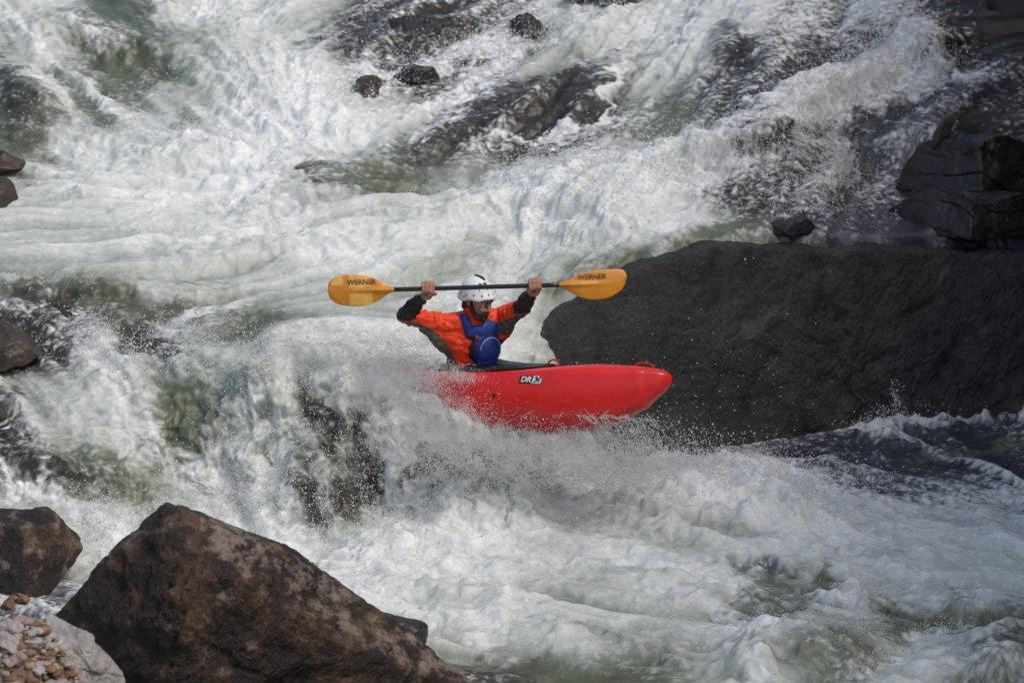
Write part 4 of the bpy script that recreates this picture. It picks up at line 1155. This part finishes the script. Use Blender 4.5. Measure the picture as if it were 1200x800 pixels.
# buoyancy vest
b = Blob()
fo = tf * .045
b.ell(chest + fo + Vector((0, 0, -.015)) - tr * .035, (tr, tf, tu), (.142, .120, .150)); b.ell(waist + fo + Vector((0, 0, .055)) - tr * .03, (tr, tf, tu), (.145, .122, .13))
b.ell(waist - tf * .01 + Vector((0, 0, .05)) - tr * .02, (tr, tf, tu), (.150, .118, .07))
b.ell(chest - tf * .055, (tr, tf, tu), (.15, .10, .14))
for s_ in (1, -1):
    b.chain([chest + tf * .09 + tr * .075 * s_ + Vector((0, 0, .06)), neck + tr * .098 * s_ + tf * .03 + Vector((0, 0, .012 if s_ > 0 else -.03)), neck + tr * .10 * s_ - tf * .06 + Vector((0, 0, .0)), chest - tf * .11 + tr * .08 * s_], [.040, .030, .028, .035])
b.ell(chest + tf * .05 + Vector((0, 0, .07)) - tr * .035, (tr, tf, tu), (.128, .105, .095))
b.ell(chest + tf * .05 + Vector((0, 0, -.03)) - tr * .06, (tr, tf, tu), (.13, .10, .14))
b.ell(chest + tf * .05 + Vector((0, 0, .075)) + tr * .02, (tr, tf, tu), (.085, .088, .075))
vest = b.make('buoyancy_vest', [M_BLUE, M_CUFF], .006, smooth=4)
P = vcoords(vest.data); setco(vest.data, P + vnormals(vest.data) * (.004 * n3(P * 22, 411) + .002 * n3(P * 60, 412))[:, None])
C = fcenters(vest.data); rel = C - np.array(chest); q = rel @ np.array(tr)
mi = ((q > .062) & (rel[:, 2] > -.16) & (rel[:, 2] < .055) & ((rel @ np.array(tf)) > .0)).astype(np.int32)
vest.data.polygons.foreach_set('material_index', mi)
to_person(vest)
pc = W(571, 404, 0) ; pc = chest + tf * .155 + Vector((0, 0, -.055)) - tr * .035
b = Blob(); b.ell(pc - tf * .018, (tr, tf, tu), (.090, .058, .096)); b.ell(pc - tf * .03 + Vector((0, 0, -.06)), (tr, tf, tu), (.078, .055, .06))
pk = b.make('chest_pocket', [M_BLUE], .005); to_person(pk)
bm = bmesh.new()
tube(bm, [pc + tf * (.012) + tr * (.082 * math.cos(a)) + tu * (.088 * math.sin(a)) - tf * .006 for a in np.linspace(.15, math.pi * 1.25, 30)], .0042, 6)
o = bm_obj('pocket_piping', bm, M_PIPING); to_person(o); o.parent = pk; o.matrix_parent_inverse = Matrix()
bpy.context.view_layer.update()
bm = bmesh.new(); tube(bm, [chest + tf * .12 + tr * .055 + Vector((0, 0, .055)), chest + tf * .128 + tr * .05 + Vector((0, 0, .03))], .012, 8)
to_person(bm_obj('red_buckle', bm, M_REDWEB))
me = text_mesh('NRS', .018, 0, .0005) if False else None

# helmet
helm_c = HP(-.012, 0, .045)
def helm(phi, t, grow=0):
    """phi round the head from the front, t 0 at the crown .. 1 at the rim"""
    fr = math.cos(phi); sd_ = math.sin(phi)
    rim = -.010 - .050 * sstep(.25, -.75, np.array(fr)) + .028 * sstep(.55, .95, np.array(fr)) - .022 * math.exp(-((abs(phi) - 1.75) / .42) ** 2)
    rim = float(rim)
    top = .108
    z = top + (rim - top) * (1 - math.cos(t * math.pi / 2)) if t < 1 else rim
    zz = max(0, min(1, (z + .02) / (top + .02)))
    rad = math.sqrt(max(0, 1 - zz ** 2.3))
    fl = .016 * sstep(.72, 1, np.array(t)) * (.5 + .9 * max(0, fr))
    f_ = fr * (.122 * rad + grow + fl) ; r_ = sd_ * (.101 * rad + grow + fl * .8)
    return helm_c + hf * f_ + hr * r_ + hu * (z + grow * .6 - float(fl) * .1)
nphi, nt_ = 64, 26
bm = bmesh.new(); g = []
for i in range(1, nt_ + 1): g.append([bm.verts.new(helm(2 * math.pi * k / nphi, i / nt_)) for k in range(nphi)])
cap = bm.verts.new(helm(0, 0))
for k in range(nphi): bm.faces.new((cap, g[0][k], g[0][(k + 1) % nphi]))
for i in range(nt_ - 1):
    for k in range(nphi): bm.faces.new((g[i][k], g[i + 1][k], g[i + 1][(k + 1) % nphi], g[i][(k + 1) % nphi]))
gi = [bm.verts.new(helm(2 * math.pi * k / nphi, 1, -.009)) for k in range(nphi)]
gi2 = [bm.verts.new(helm(2 * math.pi * k / nphi, .8, -.010)) for k in range(nphi)]
for k in range(nphi):
    bm.faces.new((g[-1][k], gi[k], gi[(k + 1) % nphi], g[-1][(k + 1) % nphi])); bm.faces.new((gi[k], gi2[k], gi2[(k + 1) % nphi], gi[(k + 1) % nphi]))
helmet = to_person(bm_obj('helmet', bm, M_HELMET))
def on_helmet(name, phis, ts, mat, grow=.0016):
    bm = bmesh.new(); g = [[bm.verts.new(helm(p_, t_, grow)) for p_ in phis] for t_ in ts]
    for i in range(len(ts) - 1):
        for k in range(len(phis) - 1): bm.faces.new((g[i][k], g[i][k + 1], g[i + 1][k + 1], g[i + 1][k]))
    o = to_person(bm_obj(name, bm, mat)); o.parent = helmet; o.matrix_parent_inverse = Matrix(); return o
def disc_helmet(name, phi, t, r, mat):
    bm = bmesh.new(); c0 = helm(phi, t, .0018); a = (helm(phi + .02, t, .0018) - c0).normalized(); n_ = a.cross(helm(phi, t + .02, .0018) - c0).normalized(); b_ = n_.cross(a)
    bmesh.ops.create_uvsphere(bm, u_segments=12, v_segments=8, radius=r)
    for v in bm.verts: v.co = c0 + a * v.co.x + b_ * v.co.y + n_ * v.co.z * .25
    o = to_person(bm_obj(name, bm, mat)); o.parent = helmet; o.matrix_parent_inverse = Matrix()
for phi in (-1.0, -.55, -.1, .32, .75, 1.2, 1.65, 2.1): disc_helmet('vent_hole', phi, .83, .0062, M_BLACK_ST)
for phi in (.3, .95, 1.6): disc_helmet('vent_hole', phi, .62, .005, M_BLACK_ST)
on_helmet('helmet_mark', np.linspace(.72, 1.12, 7), np.linspace(.34, .50, 6), M_BLACK_ST)
on_helmet('helmet_mark', np.linspace(.2, .62, 7), np.linspace(.30, .42, 6), M_BLACK_ST)
b = Blob(); b.chain([helm(0, .16, .004), helm(0, 0, .006), helm(math.pi, .18, .004)], [.008, .011, .008])
o = b.make('crown_knob', [M_BLACK_ST], .005); to_person(o); o.parent = helmet; o.matrix_parent_inverse = Matrix()
for s_ in (1, -1):
    bm = bmesh.new(); tube(bm, [HP(.015, .088 * s_, .02), HP(.022, .080 * s_, -.03), HP(.045, .066 * s_, -.075), HP(.066, .022 * s_, -.118)], .006, 6)
    to_person(bm_obj('chin_strap', bm, M_CUFF))
# ================================================================== SPRAY
m_spray, nt, bs = new_mat('water_droplets')
bs.inputs['Base Color'].default_value = (.90, .91, .90, 1); bs.inputs['Roughness'].default_value = .25; bs.inputs['IOR'].default_value = 1.33
tl = N(nt, 'ShaderNodeBsdfTranslucent'); tl.inputs['Color'].default_value = (.92, .93, .92, 1)
ms = N(nt, 'ShaderNodeMixShader'); ms.inputs[0].default_value = .55
nt.links.new(bs.outputs[0], ms.inputs[1]); nt.links.new(tl.outputs[0], ms.inputs[2])
nt.links.new(ms.outputs[0], nt.nodes['Material Output'].inputs['Surface'])

WP = np.stack([PX, PY, PZ], -1)
WU, WV = proj_xyz(PX, PY, PZ)
inner = (GX > -4.9) & (GX < 4.9) & (GY > -4.3) & (GY < 8.5)
# ground area of each vertex, so that density is per square metre
area = np.outer(np.gradient(ys), np.gradient(xs)) * np.sqrt(gx_ ** 2 + gy_ ** 2 + 1)
drops_p, drops_r = [], []
def emit(wgt, n, lift, rad, jitter=.01, clump=.5, drift=(0, 0), seed=0, up=(0, 0, 1)):
    """n droplets thrown up from the water where wgt is high; lift is the mean height"""
    pw = (wgt * area * inner).ravel(); sm = pw.sum()
    if sm <= 0: return
    k = np.searchsorted(np.cumsum(pw) / sm, rng.random(int(n * 2.2)))
    p = WP.reshape(-1, 3)[np.clip(k, 0, NX * NY - 1)].copy()
    h = rng.exponential(lift, len(p)); h = np.minimum(h, lift * 4.5)
    p += np.array(up) * h[:, None] + rng.normal(size=p.shape) * jitter
    p[:, 0] += drift[0] * h; p[:, 1] += drift[1] * h
    q = n3(p * np.array([11, 11, 11]), 600 + seed) * .8 + n3(p * 31, 610 + seed) * .7        # gathers in strings and clots
    keep = rng.random(len(p)) < sstep(-.1 + clump * .5, .1 + clump, q + .35)
    p = p[keep][:int(n)]
    r = np.exp(rng.normal(math.log(rad * .85), .55, len(p)))
    drops_p.append(p); drops_r.append(np.minimum(r, .0085))

def spot(u, v, ru, rv, rot=0):
    c, s = math.cos(R(rot)), math.sin(R(rot)); du = WU - u; dv = WV - v
    return np.exp(-.5 * (((du * c + dv * s) / ru) ** 2 + ((-du * s + dv * c) / rv) ** 2))
whit = sstep(.55, .95, fm) * sstep(.45, .9, w)
emit(whit, 45000 * DQ, .012, .0012, .006, .45, seed=1)                        # fizz everywhere on the froth
emit(whit * patch * turb, 18000 * DQ, .035, .0017, .01, .6, seed=2)
SPL = [ # u, v, ru, rv, rot, count, lift, radius
 (430, 540, 70, 50, 0, 14000, .04, .0015), (520, 560, 70, 40, 0, 14000, .05, .0015), (620, 580, 80, 24, 0, 12000, .10, .0022), (400, 590, 90, 16, 0, 9000, .06, .0024),
 (450, 425, 50, 16, 0, 9000, .06, .0020), (330, 440, 60, 16, 10, 6000, .05, .0022), (280, 520, 30, 50, 15, 6000, .05, .0024),
 (740, 560, 60, 14, 5, 7000, .09, .0026), (850, 556, 90, 8, 10, 7000, .07, .0028), (930, 580, 40, 12, 20, 2500, .05, .0026),
 (1050, 490, 80, 6, -8, 3500, .04, .0028), (250, 110, 70, 50, 0, 7000, .07, .0024), (330, 130, 60, 40, 0, 6000, .06, .0024), (170, 160, 80, 16, 0, 4000, .05, .0026),
 (60, 150, 26, 30, 0, 2500, .05, .0026), (470, 90, 70, 18, 0, 7000, .05, .0028), (570, 60, 60, 22, 0, 6000, .05, .0028), (620, 40, 40, 20, 0, 3500, .05, .0028), (720, 14, 60, 8, 0, 3000, .05, .0028),
 (960, 125, 80, 20, -22, 9000, .08, .0028), (1060, 80, 50, 34, 35, 8000, .08, .0028), (1020, 30, 30, 30, 0, 4000, .06, .0028), (860, 180, 70, 14, -18, 6000, .06, .0028),
 (700, 200, 70, 20, -14, 6000, .05, .0026), (960, 215, 50, 34, 0, 7000, .05, .0030), (650, 260, 80, 40, 0, 7000, .04, .0024), (640, 180, 50, 10, -20, 2500, .04, .0028),
 (120, 400, 90, 12, 0, 6000, .05, .0026), (215, 430, 60, 14, 0, 4000, .05, .0024), (300, 600, 60, 16, 10, 5000, .06, .0024), (110, 610, 16, 24, -20, 2500, .05, .0026), (190, 610, 40, 20, 0, 3500, .06, .0026),
 (980, 735, 60, 12, 0, 2500, .02, .0026), (1090, 745, 60, 8, -30, 1800, .03, .0026), (1040, 690, 60, 10, 0, 1500, .02, .0024),
 (420, 500, 40, 40, 0, 7000, .03, .0016), (400, 540, 60, 50, 0, 1600, .05, .0034), (20, 330, 60, 6, 0, 1500, .02, .0026), (480, 680, 120, 40, 0, 5000, .025, .0020), (520, 360, 60, 40, 0, 3000, .02, .002),
]
for i, (u, v, ru, rv, rot, n, lift, rad) in enumerate(SPL):
    emit(spot(u, v, ru, rv, rot) * (.12 + .88 * sstep(.15, .55, w)), n * DQ, lift, rad, .012, .6, seed=10 + i)

# water torn off the boat: sheets of fine drops rising along the hull, and strings flung from the bow
def cloud(c, ax, n, rad, seed, clump=.5, size=1.0):
    p = rng.normal(size=(int(n * 2.4), 3)) @ np.array(ax) + np.asarray(c)
    q = n3(p * 13, 700 + seed) * .8 + n3(p * 34, 710 + seed) * .7
    p = p[rng.random(len(p)) < sstep(-.1 + clump * .5, .1 + clump, q + .35)][:int(n)]
    drops_p.append(p); drops_r.append(np.minimum(np.exp(rng.normal(math.log(rad), .4, len(p))), .008))
def px(a, b): return (a / 175, 0, b / 175)
for i, (u, v, Y, su, sv, sy, n, rad) in enumerate([
    (480, 436, -.05, 38, 9, .12, 24000, .00125), (430, 432, .05, 36, 11, .12, 14000, .0016), (505, 462, -.12, 22, 16, .07, 20000, .0013), (540, 440, -.30, 16, 5, .05, 2600, .0014),
    (530, 490, -.25, 26, 14, .08, 20000, .0013), (580, 515, -.38, 36, 11, .08, 20000, .0014), (640, 520, -.45, 34, 8, .08, 16000, .0014), (690, 510, -.5, 22, 8, .06, 7000, .0016),
    (600, 545, -.38, 60, 16, .1, 14000, .0018), (500, 505, -.50, 34, 26, .07, 16000, .0017), (570, 535, -.62, 44, 17, .06, 16000, .0018), (660, 545, -.66, 46, 14, .06, 13000, .0020), (460, 442, -.28, 34, 14, .06, 12000, .0016), (730, 548, -.6, 30, 14, .06, 4000, .0026), (735, 520, -.5, 22, 18, .1, 2600, .0026), (760, 545, -.3, 40, 14, .12, 2500, .0026), (395, 470, -.1, 24, 14, .06, 6000, .0020),
    (640, 432, -.1, 60, 5, .03, 350, .0020), (850, 440, .2, 60, 60, .3, 260, .0026), (1050, 470, 1.0, 4, 10, .02, 260, .0028), (925, 548, .2, 60, 10, .2, 700, .003)]):
    cloud(at_y(u, v, Y), (px(su, 0), (0, sy, 0), px(0, sv)), n * DQ, rad, i)

strings = []
def arc(p0, v0, T, n, r0, wob, seed):
    t = np.linspace(0, T, n)
    p = np.asarray(p0) + np.asarray(v0) * t[:, None] + np.array([0, 0, -4.9]) * (t ** 2)[:, None]
    p = p + wob * np.stack([n3(p * 14 + k * 9.1, seed) for k in range(3)], 1) * sstep(0, .3, t / T)[:, None]
    r = r0 * (1 - .55 * t / T) * np.clip(.75 + .9 * n3(p * 40, seed + 3), .25, 1.6)
    strings.append((p, r))
rs = np.random.default_rng(77)
for i in range(80):                              # along the hull's waterline, thrown back towards the stern
    s = rs.uniform(.0, 1.15)
    p0 = kay(side_pt(s, rs.uniform(-.36, -.26), .01)); v = KM3 @ np.array([rs.uniform(-.5, .5), rs.uniform(-.5, -.2), rs.uniform(.2, .9)])
    arc(p0, v, rs.uniform(.08, .2), 26, rs.uniform(.0012, .0022), .03, 800 + i)
for i in range(60):                              # off the bow
    p0 = kay(side_pt(rs.uniform(.85, 1.3), -.22, .005)) + np.array([0, 0, -.05]); v = np.array([rs.uniform(.1, 1.3), rs.uniform(-.8, .3), rs.uniform(-.9, .7)])
    arc(p0, v, rs.uniform(.1, .26), 34, rs.uniform(.0016, .0032), .05, 900 + i)
for i in range(40):                              # torn crest of the wave below the ledge
    p0 = on_water(rs.uniform(760, 960), rs.uniform(548, 575)); v = np.array([rs.uniform(-.4, .8), rs.uniform(-.3, .3), rs.uniform(.5, 1.4)])
    arc(p0, v, rs.uniform(.06, .16), 22, rs.uniform(.0018, .0036), .03, 1000 + i)
for i in range(150):                              # over the rocks of the fall
    p0 = on_water(rs.uniform(340, 600), rs.uniform(450, 590)); v = np.array([rs.uniform(-.4, .5), rs.uniform(-.9, -.2), rs.uniform(.1, .9)])
    arc(p0, v, rs.uniform(.08, .22), 26, rs.uniform(.0014, .0030), .04, 1100 + i)
for (u0, u1, v0_, v1, n) in ((930, 1090, 60, 160, 40), (880, 1030, 170, 250, 40), (420, 640, 40, 110, 30), (800, 900, 150, 200, 14), (150, 330, 80, 160, 16), (640, 760, 150, 190, 14), (1036, 1050, 476, 490, 6), (100, 320, 400, 440, 24), (640, 780, 0, 20, 14)):
    for i in range(n):
        p0 = on_water(rs.uniform(u0, u1), rs.uniform(v0_, v1)); v = np.array([rs.uniform(-.8, .4), rs.uniform(-.6, .2), rs.uniform(.5, 1.5)])
        arc(p0, v, rs.uniform(.08, .22), 24, rs.uniform(.0016, .0032), .04, 1300 + i + int(u0))
for p, r in strings:
    # beads so close together that they read as a thread, breaking up towards the tip
    m = np.linalg.norm(np.diff(p, axis=0), axis=1); s = np.concatenate([[0], np.cumsum(m)]); L_ = s[-1]
    if L_ < .01: continue
    k = np.arange(0, L_, max(.0022, r.mean() * 1.1))
    q = np.stack([np.interp(k, s, p[:, j]) for j in range(3)], 1); rr_ = np.interp(k, s, r)
    drops_p.append(q + rng.normal(size=q.shape) * .0008); drops_r.append(rr_)

DP = np.concatenate(drops_p); DR = np.concatenate(drops_r)
# nothing inside the boat or the paddler, nothing close in front of the face
loc = (DP - KO) @ KM3
hb = np.interp(loc[:, 0], xsK, _sm[1]); zk_ = np.interp(loc[:, 0], xsK, _sm[2]); zc_ = np.interp(loc[:, 0], xsK, _sm[3])
zz_ = np.clip(np.where(loc[:, 2] < 0, loc[:, 2] / zk_, loc[:, 2] / np.maximum(zc_, .01)), 0, 1.2)
ins = (np.abs(loc[:, 1]) < hb * np.clip(1 - zz_ ** 2.2, 0, 1) ** .5) & (zz_ < 1) & (loc[:, 0] > -1.26) & (loc[:, 0] < 1.5)
du_, dv_ = project(DP)
near_p = (((du_ - 556) / 62) ** 2 + ((dv_ - 372) / 54) ** 2 < 1) & (DP[:, 1] < .25)
ok = ~ins & ~near_p
DP, DR = DP[ok], DR[ok]
oct_v = np.array([(1, 0, 0), (-1, 0, 0), (0, 1, 0), (0, -1, 0), (0, 0, 1), (0, 0, -1)], float)
oct_f = np.array([(0, 2, 4), (2, 1, 4), (1, 3, 4), (3, 0, 4), (2, 0, 5), (1, 2, 5), (3, 1, 5), (0, 3, 5)])
nD = len(DP)
st = 1 + .5 * rng.random((nD, 1)) ** 2
tmp = oct_v[None] * DR[:, None, None]
tmp[:, :, 2] *= st
V = (DP[:, None] + tmp).reshape(-1, 3)
F = (oct_f[None] + (np.arange(nD) * 6)[:, None, None]).reshape(-1, 3)
tag(mobj('spray', np_mesh('spray', V, F, [m_spray])), 'white droplets and threads of spray thrown up from the rapid', 'spray', kind='stuff')
print('droplets', nD)
# ================================================================== LIGHT, SKY, CAMERA
SUN_EL, SUN_AZ = R(54), R(125)   # azimuth from +Y clockwise: 90 = from +X
w = bpy.data.worlds.new('World'); scene.world = w; w.use_nodes = True
nt = w.node_tree
sky = N(nt, 'ShaderNodeTexSky', sky_type='NISHITA'); sky.sun_disc = False
sky.sun_elevation = SUN_EL; sky.sun_rotation = SUN_AZ
sky.air_density = 1.0; sky.dust_density = 3.0; sky.ozone_density = 1.0
bg = nt.nodes['Background']; bg.inputs['Strength'].default_value = 0.14
nt.links.new(sky.outputs[0], bg.inputs['Color'])
L = bpy.data.lights.new('sun', 'SUN'); L.energy = 1.5; L.angle = R(14); L.color = (1.0, .95, .87)
so = bpy.data.objects.new('sun', L); COL.objects.link(so)
sd = Vector((math.sin(SUN_AZ) * math.cos(SUN_EL), math.cos(SUN_AZ) * math.cos(SUN_EL), math.sin(SUN_EL)))
so.rotation_euler = sd.to_track_quat('Z', 'Y').to_euler()
so.location = sd * 30

cam = bpy.data.cameras.new('camera'); co = bpy.data.objects.new('camera', cam); COL.objects.link(co)
co.location = CAM; co.rotation_euler = (R(90) - TH, 0, 0)
cam.sensor_width = 36; cam.lens = FPX / 1200 * 36; cam.clip_start = .5; cam.clip_end = 2000
cam.dof.use_dof = True; cam.dof.focus_distance = 26.0; cam.dof.aperture_fstop = 4.5
scene.camera = co
vs = scene.view_settings
vs.view_transform = 'Standard'; vs.look = 'None'; vs.exposure = .17; vs.gamma = 1; vs.use_curve_mapping = False
scene.cycles.use_denoising = True
scene.cycles.max_bounces = 6
